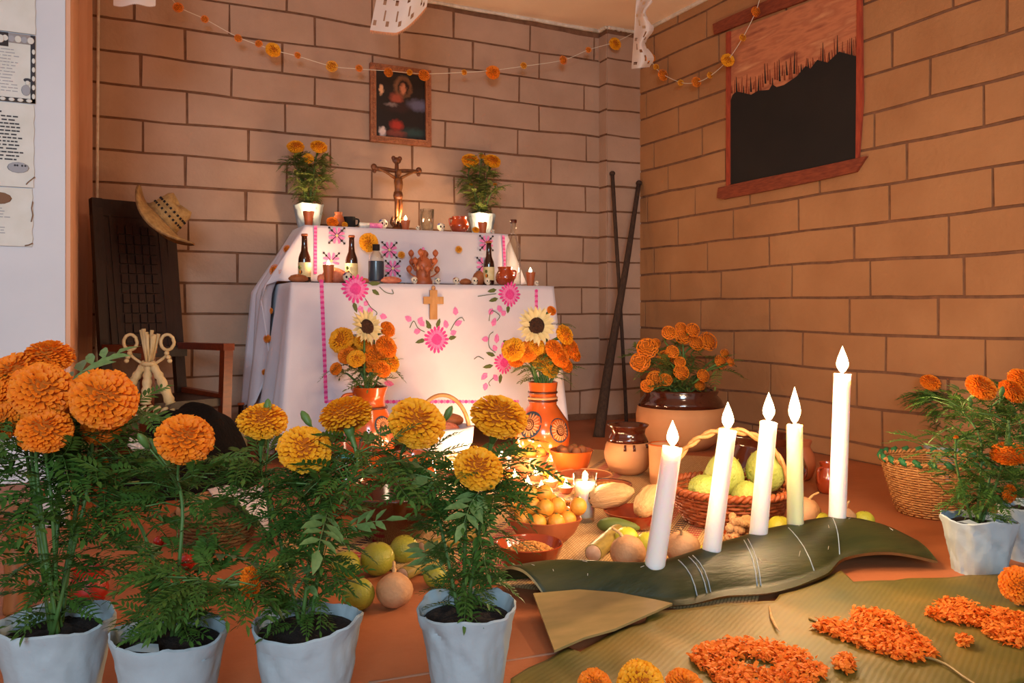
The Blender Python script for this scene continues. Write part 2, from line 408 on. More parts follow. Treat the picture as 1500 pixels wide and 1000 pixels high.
def ex_frame(t, W, h, k):
    mb = MB()
    mb.box((-W/2, -.0016, h-7*k), (W, .0006, 14*k), 1); mb.box((-W+60*k, -.002, h-10*k), (32*k, .0006, 20*k), 0)
    for i in range(5): mb.ell((-i*8*k-6*k, -.002, h-8*k), (4.6*k, .0006, 5*k), 10, 6, 1 if i % 2 else 2)
    mb.ell((-W+66*k, -.0026, h-10*k), (5*k, .0006, 6*k), 10, 6, 2)
    mb.box((-3.2*k, -.0017, h/2), (6*k, .0007, h), 0); mb.box((-W/2, -.0017, 3*k), (W, .0007, 6*k), 0)
    for i in range(6): mb.ell((-2.5*k, -.0022, h-24*k-i*13*k), (2.2*k, .0006, 4*k), 8, 6, 2)
    for i in range(9): mb.ell((-8*k-i*11*k, -.0022, 3*k), (4*k, .0006, 2.6*k), 8, 6, 2)
    mb.build('printed_border', [m_ink, m_inkl, m_paper], t)
    fg = MB()                                            # small printed figure with a wide hat
    fg.ell((-10*k, -.002, 33*k), (5.2*k, .0006, 3*k), 10, 6, 0); fg.ell((-10*k, -.0024, 29*k), (3*k, .0006, 3.4*k), 10, 6, 2)
    fg.ell((-12*k, -.002, 18*k), (6*k, .0006, 8*k), 10, 6, 1)
    fg.build('printed_figure', [m_ink, m_inkl, m_paper], t)
def ex_stain(t, W, h, k):
    mb = MB()
    mb.ell((-20*k, -.0018, 28*k), (14*k, .0005, 8*k), 12, 6, 1)
    for dx in (-24, -21, -15, -11): mb.ell((dx*k, -.0024, 31*k), (1.4*k, .0006, 1.5*k), 8, 6, 0)
    mb.build('printed_ghost_faces', [m_ink, m_inkl], t)
    b = MB(); b.tube([(1*k, -.002, 16*k), (-8*k, -.002, 7*k), (-10*k, -.002, 4*k)], .0014, 6); b.build('scorched_tear', m_burn, t)
def ex_burn(t, W, h, k):
    b = MB(); b.tube([(0, -.002, 66*k), (-1.5*k, -.002, 56*k), (0, -.002, 46*k), (-2*k, -.002, 36*k)], .0013, 6)
    b.tube([(0, -.002, 5*k), (-5*k, -.002, 2*k), (-10*k, -.002, 1*k)], .0016, 6)
    b.ell((-44*k, -.0018, h-16*k), (18*k, .0005, 9*k), 12, 6)
    b.build('scorched_edge', m_burn, t)
paper('paper_sheet', 'white paper sheet with wavy edge above the black-bordered sheet', 52, -70, 51, 120, 1, [(4, 4.5, 18, 5, 74, 1.4, 1)])
paper('paper_sheet', 'white paper sheet with black border of skulls on white wall', 52, 53, 152, 110, 2, [(24, 4.6, 14, 4, 86, 1.0, 1)], ex_frame, False)
paper('paper_sheet', 'cream paper of short black verses with two ghost faces', 50, 153.5, 275, 110, 3,
      [(14, 5, 1, 60, 70, 2.4, 0), (20, 5.2, 6, 5, 95, 2.0, 0), (51, 5.2, 7, 5, 96, 2.0, 0)], ex_stain)
paper('paper_sheet', 'cream paper with torn scorched edge, lowest on the white wall', 48, 276.5, 361, 110, 4,
      [(8, 4.2, 3, 5, 74, 1.3, 1), (22, 4.2, 6, 5, 78, 1.2, 1), (58, 4, 3, 5, 76, 1.2, 1)], ex_burn)
# ---------------------------------------------------------------- framed picture (generic devotional scene)
def picture_mat(name, base, blobs):
    m = bpy.data.materials.new(name); m.use_nodes = True; nt = m.node_tree; L = nt.links; b = nt.nodes['Principled BSDF']
    b.inputs['Roughness'].default_value = .35
    tc = nt.nodes.new('ShaderNodeTexCoord'); nn = nt.nodes.new('ShaderNodeTexNoise'); nn.inputs['Scale'].default_value = 60
    L.new(tc.outputs['Object'], nn.inputs['Vector'])
    dv = nt.nodes.new('ShaderNodeVectorMath'); dv.operation = 'MULTIPLY_ADD'; L.new(nn.outputs['Color'], dv.inputs[0])
    dv.inputs[1].default_value = (.022, .022, .022); L.new(tc.outputs['Object'], dv.inputs[2])
    cur = None
    for (x, z, rxx, rzz, col, s) in blobs:
        mp = nt.nodes.new('ShaderNodeMapping'); mp.vector_type = 'TEXTURE'
        mp.inputs['Location'].default_value = (x+.011, 0, z+.011); mp.inputs['Scale'].default_value = (rxx, 1e3, rzz)
        L.new(dv.outputs[0], mp.inputs[0])
        gr = nt.nodes.new('ShaderNodeTexGradient'); gr.gradient_type = 'SPHERICAL'; L.new(mp.outputs[0], gr.inputs[0])
        cr = nt.nodes.new('ShaderNodeMapRange'); cr.inputs[1].default_value = 0; cr.inputs[2].default_value = s; L.new(gr.outputs['Fac'], cr.inputs[0])
        mx = nt.nodes.new('ShaderNodeMix'); mx.data_type = 'RGBA'; L.new(cr.outputs[0], mx.inputs[0])
        if cur is None: mx.inputs[6].default_value = lin(base)
        else: L.new(cur, mx.inputs[6])
        mx.inputs[7].default_value = lin(col); cur = mx.outputs[2]
    L.new(cur, b.inputs['Base Color'])
    return m
pa, pb = yp(543, 92, YB-.03), yp(632, 216, YB-.03)
fw, fh = pb.x-pa.x, pa.z-pb.z
t = thing('framed_picture', 'dark devotional picture in carved brown frame on block wall', 'picture', ((pa.x+pb.x)/2, YB-.022, pb.z+.004), rot=(math.radians(-1), 0, 0))
W2, H2 = fw/2-.028, fh-.056
MB().box((0, .006, fh/2), (fw-.03, .006, fh-.03)).build('picture_print', picture_mat('dark_devotional_print', '#120c10', [
    (.085, fh/2+.01, .07, .035, '#5a5a78', .6), (.06, .055, .08, .03, '#1f3a3a', .7), (-.02, .045, .06, .022, '#7a3a30', .6),
    (-.02, .085, .04, .03, '#a02a20', .6), (-.085, .05, .02, .03, '#d8c0b8', .5), (-.09, .235, .013, .03, '#e0a880', .5),
    (.012, .26, .05, .055, '#9a6a4a', .5), (.014, .258, .036, .045, '#23120f', .35), (.012, .25, .02, .03, '#c07a5c', .5),
    (-.02, .205, .04, .032, '#9c4a38', .6), (-.01, .165, .07, .03, '#2a1418', .5), (-.045, .175, .04, .012, '#7a6a6a', .7)]), t, smooth=False)
for (c, d) in (((0,0,.013),(fw,.022,.026)), ((0,0,fh-.013),(fw,.022,.026)), ((-fw/2+.013,0,fh/2),(.026,.0215,fh-.052)), ((fw/2-.013,0,fh/2),(.026,.0215,fh-.052))):
    b = MB().box(c, d)
    e = 1 if d[0] > d[2] else 0
    n = int(max(d[0], d[2])/.011)
    for i in range(n):
        q = -max(d[0], d[2])/2+.006+i*.011
        b.ell((c[0]+(q if e else 0), -.012, c[2]+(0 if e else q)), (.0045, .003, .0045), 8, 5)
    b.build('frame_bar', m_frame, t, ang=40)
# ---------------------------------------------------------------- painted window on the right wall
t = thing('mural_window', 'painted window with black hill, red sky and brown sill on wall', 'mural', (XR-.006, 2.49, 1.06))
X0 = XR-.006
def wloc(px, py): p = xp(px, py, X0); return (p.y-2.49, p.z-1.06)
def wpl(mb, pts, d0, d1, mi=0): return mb.prism([wloc(*p) for p in pts], lambda u, v, d: (-d, u, v), d0, d1, mi)
def sky_mat():
    m = bpy.data.materials.new('streaked_red_sky_paint'); m.use_nodes = True; nt = m.node_tree; L = nt.links; b = nt.nodes['Principled BSDF']
    b.inputs['Roughness'].default_value = .85
    tc = nt.nodes.new('ShaderNodeTexCoord'); mp = nt.nodes.new('ShaderNodeMapping'); L.new(tc.outputs['Object'], mp.inputs[0])
    mp.inputs['Rotation'].default_value = (math.radians(-38), 0, 0); mp.inputs['Scale'].default_value = (1, 2.2, 12)
    nn = nt.nodes.new('ShaderNodeTexNoise'); nn.inputs['Scale'].default_value = 2.2; nn.inputs['Detail'].default_value = 5; L.new(mp.outputs[0], nn.inputs[0])
    rp = nt.nodes.new('ShaderNodeValToRGB'); e = rp.color_ramp.elements
    e[0].position = .3; e[0].color = lin('#8a4a34'); e[1].position = .72; e[1].color = lin('#cf9468')
    x = e.new(.45); x.color = lin('#bd7650'); x = e.new(.56); x.color = lin('#a96444')
    L.new(nn.outputs['Fac'], rp.inputs[0]); L.new(rp.outputs[0], b.inputs['Base Color'])
    return m
wpl(MB(), [(1069, 48), (1258, -25), (1258, 90), (1069, 150)], 0, .004).build('painted_sky', sky_mat(), t, smooth=False)
hill = [(1068,158),(1075,139),(1081,134),(1098,138),(1102,139),(1112,133),(1128,132),(1133,124),(1139,128),(1150,125),(1169,112),(1182,97),(1189,101),(1199,88),(1214,92),(1231,76),(1257,83),(1257,234),(1067,272)]
wpl(MB(), hill, 0, .007).build('painted_hill', m_pblack, t, smooth=False)
rnd = random.Random(4)
for i in range(54):
    q = i/53; px = 1070+186*q; base = 140-62*q+rnd.uniform(-4, 10); hgt = rnd.uniform(10, 34)
    wpl(MB(), [(px-1.1, base), (px+1.1, base), (px+rnd.uniform(-1.5, 1.5), base-hgt)], .004, .0062).build('painted_grass_blade', m_pwood if i % 3 else m_pblack, t, smooth=False)
wpl(MB(), [(1066,48),(1072,46),(1072,270),(1066,273)], 0, .01).build('painted_post', m_pred, t, smooth=False)
wpl(MB(), [(1258,-26),(1264,-28),(1266,150),(1260,231),(1256,233)], 0, .01).build('painted_post', m_pred, t, smooth=False)
wpl(MB(), [(1055,275),(1110,263),(1190,247),(1272,229),(1257,252),(1190,267),(1120,281),(1062,292),(1053,290)], 0, .013).build('painted_sill', m_pwood, t, smooth=False)
wpl(MB(), [(1047,36),(1066,27),(1110,8),(1200,-28),(1275,-58),(1275,-38),(1180,2),(1120,24),(1049,51)], 0, .013).build('painted_lintel', m_pwood, t, smooth=False)
# ================================================================ flowers and leaves
def marigold_geo(seed, n=300, asp=.68, lo=False):
    rnd = random.Random(seed); mb = MB()
    mb.ell((0,0,0), (.80, .80, .80*asp), 14, 9, 1)
    ga = PI*(3-math.sqrt(5))
    for i in range(n):
        zz = 1-(i+.5)/n*1.84; r = math.sqrt(max(0, 1-zz*zz)); a = i*ga
        nv = (Vector((r*math.cos(a), r*math.sin(a), zz))+Vector((rnd.gauss(0,.03), rnd.gauss(0,.03), rnd.gauss(0,.03)))).normalized()
        # petals stand radially, their faces turned toward the crown, rims curling outward
        mer = Vector((-nv.x*nv.z, -nv.y*nv.z, 1-nv.z*nv.z)); mer = mer.normalized() if mer.length > .1 else Vector((1,0,0))
        q = rnd.uniform(-.7, .7); mer = mer*math.cos(q)+nv.cross(mer)*math.sin(q); tv = nv.cross(mer).normalized()
        L = 1+.05*nz(nv.x*2.5+seed, nv.y*2.5, nv.z*2.5)+rnd.uniform(-.03, .04); w = rnd.uniform(.075, .115)*(1.9 if lo else 1)
        cu = rnd.uniform(.03, .07)*(1.5 if lo else 1)
        cols = (-1, -.35, .35, 1) if not lo else (-1, 0, 1)
        rows = ((.70, .5, 0), (.93*L, .95, -.1), (L, 1.15, -1.0)); rows = rows[1:] if lo else rows
        vs = []
        for (h, ww, lf) in rows:
            for c in cols:
                p = nv*(h+(rnd.uniform(-.025, .025) if h > .9 else 0))+tv*(w*ww*c)+mer*(cu*lf+.05*c*c)
                vs.append((p.x, p.y, p.z*asp))
        k = len(cols)
        mb.add(vs, [(j*k+x, j*k+x+1, (j+1)*k+x+1, (j+1)*k+x) for j in range(len(rows)-1) for x in range(k-1)], 0)
    return mb
MG = {c: [marigold_geo(s+7*ci).data('marigold_head', [m, m_core], ang=None) for s in range(3)] for ci, (c, m) in enumerate((('g', m_gold), ('o', m_orange)))}
MGL = {c: marigold_geo(31+ci, 110, .78, True).data('marigold_head_small', [m, m_core]) for ci, (c, m) in enumerate((('g', m_gold), ('o', m_orange)))}
def leaf_geo(seed, pairs=6, wid=.075, llen=.30, droop=.25, serr=True):
    rnd = random.Random(seed); vs = []; fs = []
    def rach(s): return Vector((s, .04*math.sin(s*3+seed), .18*s-droop*s*s))
    def leaflet(p, d, L, W):
        n = Vector((0,0,1)); sd = d.cross(n).normalized(); b = len(vs)
        tip = p+d*L+Vector((0,0,-.12*L))
        m1 = p+d*L*.35; m2 = p+d*L*.7
        up = Vector((0,0,.25*W))
        vs.extend([p, m1+sd*W+up, m1, m1-sd*W+up, m2+sd*W*.75+up-Vector((0,0,.05*L)), m2-Vector((0,0,.05*L)), m2-sd*W*.75+up-Vector((0,0,.05*L)), tip])
        fs.extend([(b, b+2, b+1), (b, b+3, b+2), (b+1, b+2, b+5, b+4), (b+2, b+3, b+6, b+5), (b+4, b+5, b+7), (b+5, b+6, b+7)])
    for k in range(pairs):
        s = .22+.72*k/pairs; p = rach(s); L = llen*(1-.9*abs(s-.5)**1.3)*rnd.uniform(.85, 1.15)
        for sg in (-1, 1):
            d = Vector((.62+rnd.uniform(-.12,.12), sg*.8, rnd.uniform(-.1, .2))).normalized(); leaflet(p, d, L, wid*L/llen)
    leaflet(rach(.94), Vector((1, 0, -.3)).normalized(), llen*.9, wid)
    mb = MB().add(vs, fs)
    mb.tube([rach(i/5) for i in range(6)], [.014, .012, .011, .009, .007, .004], 4)
    return mb
LEAFGEO = [leaf_geo(i, 7+i % 2, .042, .27, .2+.15*i) for i in range(4)]
LEAF = [g.data('pinnate_leaf', m_leaf) for g in LEAFGEO]
LEAF2 = [leaf_geo(21+i, 4, .085, .46, .3).data('broad_pinnate_leaf', m_leaf2) for i in range(2)]
def leaf_into(mb, M, i): g = LEAFGEO[i % 4]; mb.add(g.v, g.f, 0, M)
def leaf_matrix(p, az, pitch, L, roll=0.0):
    return T(*p) @ rzm(az) @ ry(-pitch) @ rx(roll) @ Matrix.Scale(L, 4)
def flower(parent, pos, r, kind='g', seed=0, axis=(0,0,1), lo=False, name='flower'):
    me = MGL[kind] if lo else MG[kind][seed % 3]
    M = frame_to(axis) @ rzm(seed*1.7)
    return link(name, me, parent, pos, M, r)
def paper_pot(t, R, H, seed, soil=True, rough=1.0):
    rnd = random.Random(seed)
    def jit(a, r, z, j):
        if r < R*.5: return r, z
        k = .045*nz(math.cos(a)*1.3+seed, math.sin(a)*1.3, z*10+seed)+.03*abs(nz(math.cos(a)*3.1+z*9, math.sin(a)*3.1+seed, z*16))*2-.02
        c1 = nz(math.cos(a)*2.3+z*10, math.sin(a)*2.3+seed*2, z*16); c2 = nz(math.cos(a)*4.2+seed, math.sin(a)*4.2+z*22, z*9+3)
        k += (.05*(.35-abs(c1))+.03*(.3-abs(c2)))*rough
        k += .03*max(0, nz(math.cos(a)*2.1+z*12, math.sin(a)*2.1+seed*2, z*7))-.03*(abs(math.sin(a*1.5+z*26+seed)) < .13)
        zz = z+(.010*rough*nz(math.cos(a)*1.2+seed*3, math.sin(a)*1.2, 5.5)+.005*max(0, nz(math.cos(a)*4+seed, math.sin(a)*4, 2)) if j > 14 else 0)
        return r*(1+k*rough), zz
    prof = [(R*.70, 0)]+[(R*(.70+.24*q/14), H*(.03+.83*q/14)) for q in range(15)]+[(R*.985, H*.95), (R*1.0, H*1.0), (R*.965, H*1.02), (R*.93, H*.985), (R*.88, H*.86), (R*.86, H*.80)]
    MB().lathe(prof[:], 72, jit=jit).build('paper_wrap', m_wrap, t, ang=35)
    if soil:
        def sf(u, v):
            a = 2*PI*u; r = R*.88*v
            return (r*math.cos(a), r*math.sin(a), H*.86+.012*nz(r*math.cos(a)*40, r*math.sin(a)*40, seed)*(1 if v < .95 else 0)+.008*(1-v))
        MB().grid(sf, 24, 6, cu=True).build('soil', m_soil, t)
        fb = MB(); a0 = rnd.uniform(0, 6)                  # folded paper corner turned over the rim
        fb.add([(R*.98*math.cos(a0), R*.98*math.sin(a0), H), (R*.98*math.cos(a0+.75), R*.98*math.sin(a0+.75), H), (R*.45*math.cos(a0+.5), R*.45*math.sin(a0+.5), H*.97), (R*.8*math.cos(a0+.3), R*.8*math.sin(a0+.3), H*1.06)], [(0,1,2,3)])
        fb.build('paper_fold', m_wrap, t)
def leafy_stems(t, base, heads, nleaf, spread, seed, kind='g', zfol=(0.0, 1.0), lmat=None, llen=(.05, .085), broad=2, joined=False, lo=False, stem_r=.0022, kinds=None):
    """heads: (local position, radius, axis)"""
    rnd = random.Random(seed); base = Vector(base); stems = []
    for i, (p, r, ax) in enumerate(heads):
        p = Vector(p); ax = Vector(ax).normalized(); neck = p-ax*r*.6
        b0 = base+Vector((rnd.uniform(-.012,.012), rnd.uniform(-.012,.012), 0))
        mid = b0.lerp(neck, .55)+Vector((rnd.uniform(-.012,.012), rnd.uniform(-.012,.012), .02))
        pre = neck-ax*r*1.5
        pts = smooth_path([b0, mid, pre, neck], 4); n = len(pts)
        mb = MB().tube(pts, [stem_r*(1.4-.6*k/n) if k < n-3 else stem_r*(1+.5*(k-n+4)) for k in range(n)], 6)
        if not lo: mb.lathe([(r*.10, -.0), (r*.2, r*.35), (r*.24, r*.5), (.001, r*.52)], 8, M=T(*(neck-ax*r*.42)) @ frame_to(ax))
        mb.build('stem', m_stem, t)
        flower(t, p, r, (kinds[i] if kinds else kind), seed+i, ax, lo)
        stems.append(pts)
    fol = MB()
    for i in range(nleaf):
        pts = stems[i % len(stems)]; q = zfol[0]+(zfol[1]-zfol[0])*rnd.random()
        k = q*(len(pts)-1)*.86; p = pts[int(k)].lerp(pts[min(int(k)+1, len(pts)-1)], k-int(k))
        az = rnd.uniform(0, 2*PI); L = rnd.uniform(*llen)*(1.15-.4*q)
        out = spread*rnd.random()**.85*(.12+1.27*q if q < .6 else .88-.9*(q-.6)); L *= .62+.65*min(q, .6)
        p2 = p+Vector((math.cos(az)*out, math.sin(az)*out, rnd.uniform(-.012,.014)+out*.25))
        M = leaf_matrix(p2, az+rnd.uniform(-.7,.7), rnd.uniform(-.5, .75), L, rnd.uniform(-.5,.5))
        if joined: leaf_into(fol, M, i)
        else:
            br = i < broad
            o = link('leaf', (LEAF2 if br else LEAF)[i % (2 if br else 4)], t); o.matrix_local = M @ Matrix.Scale(1.5 if br else 1.0, 4)
            if out > .03 and i % 2 == 0:                     # twig that carries the outer leaves
                fol.tube([p, p.lerp(p2, .5)+Vector((0,0,.006)), p2], .0011, 4)
    if fol.v: fol.build('foliage' if joined else 'twigs', (lmat or m_leaf) if joined else m_stem, t, kind='stuff')
    return stems
def bud(t, b, p, r=.006):
    b, p = Vector(b), Vector(p); d = (p-b).normalized()
    mb = MB().tube([b, b.lerp(p, .5)+Vector((.003,0,0)), p], .0012, 5)
    mb.lathe([(.0012, -.012), (r*.8, -.004), (r, .006), (r*.6, .013), (.0008, .016)], 8, M=T(*p) @ frame_to(d)); mb.build('bud', m_stem, t)
def potted(label, px, py, R, H, heads, nleaf, spread, seed, kind='g', broad=3, buds=(), kinds=None, llen=(.05,.085), name='marigold_plant', group=None, rough=1.0, dz=0.0):
    """heads: (px, py, r_px, axis) in the picture, at the depth of the pot plus dz"""
    loc = fl(px, py); t = thing(name, label, 'potted plant', loc, group=group)
    paper_pot(t, R, H, seed, rough=rough)
    Z = depth(loc); hs = []
    for h in heads:
        off = h[4] if len(h) > 4 else dz
        p = zp(h[0], h[1], Z+off); hs.append((p-loc, h[2]*(Z+off)/FPX, (h[3][0], h[3][1]*.68, h[3][2])))
    st = leafy_stems(t, (0, 0, H*.86), hs, nleaf, spread, seed, kind, (.05, .92), broad=broad, kinds=kinds, llen=llen)
    for (bx, by, off) in buds:
        p = zp(bx, by, Z+off)-loc; s = min(st, key=lambda q: (q[len(q)//2]-p).length)
        bud(t, s[len(s)//2], p)
    return t
TC = (-.3, -.75, .45)       # facing the camera and up
potted('marigold in white paper pot with large cluster of orange blooms', 82, 1046, .073, .127, [
    (25,548,40,(-.2,-.5,.7),.05), (62,572,44,(.1,-.8,.4),-.02), (72,522,34,(0,-.2,1),.08), (8,616,28,(-.3,-.8,.3),0), (66,630,38,(0,-.6,.5),-.04),
    (-8,580,34,(-.3,-.6,.5),.02), (152,584,48,(.1,-.8,.45),0), (120,590,24,(-.3,-.7,.4),.03), (150,622,30,(.2,-.6,-.2),.06)], 295, .085, 3, 'o', broad=4, llen=(.06,.1))
potted('marigold in white paper pot with one big bloom and one drooping', 248, 1058, .074, .122, [
    (271,643,41,(.05,-.72,.55)), (366,853,23,(.95,-.25,.05),-.07), (148,678,10,(0,-.5,.7),.1)], 270, .09, 5, 'o', broad=6, buds=[(212,648,0),(226,656,.02)], kinds='ooo')
potted('marigold in white paper pot with three gold blooms before the pitcher', 450, 1037, .075, .124, [
    (385,617,36,(0,-.3,.95),.03), (446,658,39,(0,-.7,.6),-.02), (507,608,38,(-.1,.5,.85),.01)], 280, .09, 8, 'g', broad=6, buds=[(392,600,.03),(450,615,.02)])
potted('marigold in white paper pot beside the banana sheath, three gold blooms', 684, 1008, .072, .120, [
    (611,619,42,(.05,-.75,.6),0), (731,610,42,(.1,-.45,.85),.02), (700,686,36,(0,-.7,.6),-.03)], 270, .078, 14, 'g', broad=3, buds=[(655,608,.03)])
potted('marigold in crumpled cream paper pot beside the wicker basket', 1434, 836, .072, .112, [
    (1437,567,22,(0,-.7,.6)), (1477,664,24,(.1,.1,-1),-.05), (1482,573,20,(.2,-.6,.5),.05), (1478,723,14,(.2,-.6,-.1),-.02), (1400,640,4,(0,0,1))], 270, .095, 17, 'o', broad=2,
    buds=[(1421,590,0),(1467,575,.02)], llen=(.045,.075), rough=1.3)
potted('marigold in paper pot half hidden behind the crumpled cream pot', 1512, 818, .07, .115, [
    (1497,556,20,(-.1,-.6,.6)), (1530,600,24,(.2,-.6,.5))], 130, .08, 19, 'o', broad=1, rough=1.2)
potted('tall dull marigold standing behind the wicker basket by the wall', 1383, 700, .06, .10, [
    (1363,560,14.5,(-.1,-.6,.7)), (1396,558,14.5,(.1,-.6,.7))], 130, .06, 23, 'o', broad=0, llen=(.05,.08))
# ================================================================ altar
YT, YT2, ZT, ZT2, YTB = 3.05, 3.27, .652, .885, 3.50
XL, XRT = yp(427, 412, YT).x, yp(811, 423, YT).x
XL2, XR2 = yp(447, 330, YT2).x, yp(744, 347, YT2).x
def box_legs(name, label, x0, x1, y0, y1, z0, z1, parent=None):
    t = thing(name, label, 'table', ((x0+x1)/2, (y0+y1)/2, z0))
    MB().box((0,0,z1-z0-.0125), (x1-x0, y1-y0, .025)).build('tabletop', m_wood, t, smooth=False)
    for sx in (-1,1):
        for sy in (-1,1):
            MB().box((sx*((x1-x0)/2-.03), sy*((y1-y0)/2-.03), (z1-z0-.025)/2), (.035,.035,z1-z0-.025)).build('leg', m_wood, t, smooth=False)
    return t
box_legs('altar_table', 'wooden altar table hidden under the white embroidered cloth', XL+.012, XRT-.012, YT+.012, YTB, 0, ZT-.004)
box_legs('altar_riser', 'wooden riser hidden under the cross-stitched cloth on altar table', XL2+.012, XR2-.012, YT2+.012, YTB, ZT+.004, ZT2-.004)
# ---- lower cloth: perimeter sheet with folds
def clampf(x, a, b): return max(a, min(b, x))
def sstep(a, b, x): t = clampf((x-a)/(b-a), 0, 1); return t*t*(3-2*t)
D1 = YTB-YT; WF = XRT-XL
def low_off(s, z):       # outward offset of cloth at perimeter s (0 at front left corner), height z
    v = (ZT-z)/ZT
    front = .004*math.sin(s*17+z*3)+.006*nz(s*3, z*4, 2.0)
    if 0 <= s <= WF:
        e = max(sstep(.10, 0, s), sstep(WF-.08, WF, s))
        return (.006*v+front*min(1, v*3)*(1-.3*e))+e*v*.045+ (.012*v*math.sin(s*30) if s < .14 or s > WF-.1 else 0)
    q = -s if s < 0 else s-WF
    return v*(.075 if s < 0 else .06)*sstep(0, .1, q+.03)+v*.034*math.sin(q*34+1.0)+.008*v*nz(s*8, z*5, 1)
def low_pt(s, v):
    hem = .075
    if s < 0: hem = .05+.05*math.sin(s*19)+.02
    elif s > WF: hem = .13-.06*math.cos((s-WF)*16)
    else: hem = .09-.05*sstep(.14, 0, s)-.0*sstep(WF-.1, WF, s)
    z = ZT-(ZT-hem)*v
    o = low_off(s, z)
    rr = .02
    if v < .03: o *= .3
    if s < 0: return (XL-o-.002, YT-s, z)
    if s > WF: return (XRT+o+.002, YT+(s-WF), z)
    # pull corners diagonally
    cx = -sstep(.1, 0, s)*.06*((ZT-z)/ZT)+sstep(WF-.1, WF, s)*.045*((ZT-z)/ZT)
    return (XL+s+cx, YT-o-.002, z)
NP = 150
def lowfn(u, v): return low_pt(-D1+u*(2*D1+WF), v)
t1 = thing('altar_cloth', 'white cloth with pink embroidered flowers draped over altar table', 'tablecloth', (0,0,0))
mb = MB().grid(lowfn, NP, 26)
mb.grid(lambda u, v: (XL-.002+u*(WF+.004), YT-.002+v*(D1+.002), ZT+.001+.001*nz(u*9, v*5, 1)), 20, 8)
c = mb.build('cloth_sheet', m_cloth, t1); sm = c.modifiers.new('thickness', 'SOLIDIFY'); sm.thickness = .0015; sm.offset = 0
def cy(x, z): return YT-low_off(clampf(x-XL, 0, WF), z)-.002
def dec(mb, pts, mi=0, lift=.0022):          # flat stitched patch following the cloth
    n = len(pts); cx = sum(p[0] for p in pts)/n; cz = sum(p[1] for p in pts)/n
    P = [(cx, cz)]+list(pts)
    vs = [(p[0], cy(p[0], p[1])-lift-(.0012 if i == 0 else 0), p[1]) for i, p in enumerate(P)]
    mb.add(vs, [(0, 1+i, 1+(i+1) % n) for i in range(n)], mi)
def cpt(px, py): p = yp(px, py, YT-.006); return (p.x, p.z)
def petal_ring(name, px, py, rpx, n=18):
    x, z = cpt(px, py); r = rpx*.00268; mb = MB()
    for ring, (r0, r1, w, mi, lf) in enumerate(((.25, 1.0, .17, 0, .0022), (.1, .72, .15, 1, .0034), (.0, .42, .12, 0, .0046))):
        for k in range(n):
            a = 2*PI*(k+.5*ring)/n; ca, sa = math.cos(a), math.sin(a); q = r1*(1+.08*math.sin(k*5))
            dec(mb, [(x+r*(ca*t-sa*ww), z+r*(sa*t+ca*ww)) for t, ww in ((r0, 0), (r0+(q-r0)*.5, -w*.55), (q*.88, -w*.6), (q, 0), (q*.88, w*.6), (r0+(q-r0)*.5, w*.55))], mi, lf)
    mb.build(name, [m_pink, m_pinkl], t1)
def leafdec(name, pa, pb, wpx, m):
    a, b = Vector(cpt(*pa)), Vector(cpt(*pb)); d = b-a; n = Vector((-d.y, d.x)).normalized()*wpx*.00268
    mb = MB(); dec(mb, [tuple(a), tuple(a+d*.3+n), tuple(a+d*.7+n*.8), tuple(b), tuple(a+d*.7-n*.8), tuple(a+d*.3-n)]); mb.build(name, m, t1)
def tendril(pts, m=None):
    P = smooth_path([(*cpt(*p), 0) for p in pts], 5)
    MB().tube([(p.x, cy(p.x, p.y)-.003, p.y) for p in P], .0014, 5).build('stitched_tendril', m or m_grn, t1)
petal_ring('stitched_flower', 521, 423, 20); petal_ring('stitched_flower', 640, 497, 20); petal_ring('stitched_flower', 747, 431, 19); petal_ring('stitched_flower', 738, 531, 17)
for a, b in (((540,415),(558,415)),((545,424),(556,432)),((518,442),(523,458)),((625,475),(631,481)),((640,480),(645,466)),((624,497),(608,502)),((657,496),(669,493)),
             ((632,482),(624,468)),((728,424),(714,427)),((730,437),(716,441)),((745,447),(744,459)),((725,521),(711,516)),((722,535),(706,538)),((733,547),(731,562)),((738,503),(741,498))):
    leafdec('stitched_leaf', a, b, 3.2, m_grn)
for a, b in (((533,442),(540,446)),((527,447),(530,460)),((540,450),(545,460)),((556,462),(567,465)),((603,470),(593,463)),((613,474),(619,464)),((606,487),(617,483)),((622,478),(612,466)),
             ((655,481),(652,468)),((666,476),(677,470)),((660,489),(669,485)),((668,462),(667,449)),((722,452),(716,461)),((729,447),(736,458)),((721,478),(726,465)),((735,462),(741,455)),
             ((727,503),(728,488)),((716,496),(705,497)),((727,514),(722,505)),((736,513),(739,499)),((713,546),(704,556)),((722,548),(728,558)),((711,560),(709,572)),((562,560),(577,563))):
    leafdec('stitched_bud', a, b, 4.4, m_pinkl)
for p in ([(556,420),(565,428),(576,430),(574,424)], [(535,437),(543,450),(552,458),(547,466)], [(600,480),(606,470),(612,480),(622,486)], [(680,470),(676,465),(668,470),(660,484)],
          [(716,470),(720,455),(732,462),(728,470)], [(725,516),(716,508),(716,492),(722,486)], [(708,526),(700,522),(694,526)], [(717,565),(715,560),(722,553)], [(727,430),(712,432),(700,434)]):
    tendril(p)
for (a, b, n) in (((471,410),(478,588),46), ((786,424),(786,470),12), ((476,588),(760,588),64)):        # pink crochet ribbon
    mb = MB(); 
    for k in range(n):
        q = (k+.5)/n; x, z = cpt(a[0]+(b[0]-a[0])*q, a[1]+(b[1]-a[1])*q); r = .0085
        dec(mb, [(x+r*math.cos(i*PI/3+.5), z+r*math.sin(i*PI/3+.5)*.9) for i in range(6)], k % 2)
    mb.build('crochet_ribbon', [m_pink, m_pinkl], t1)
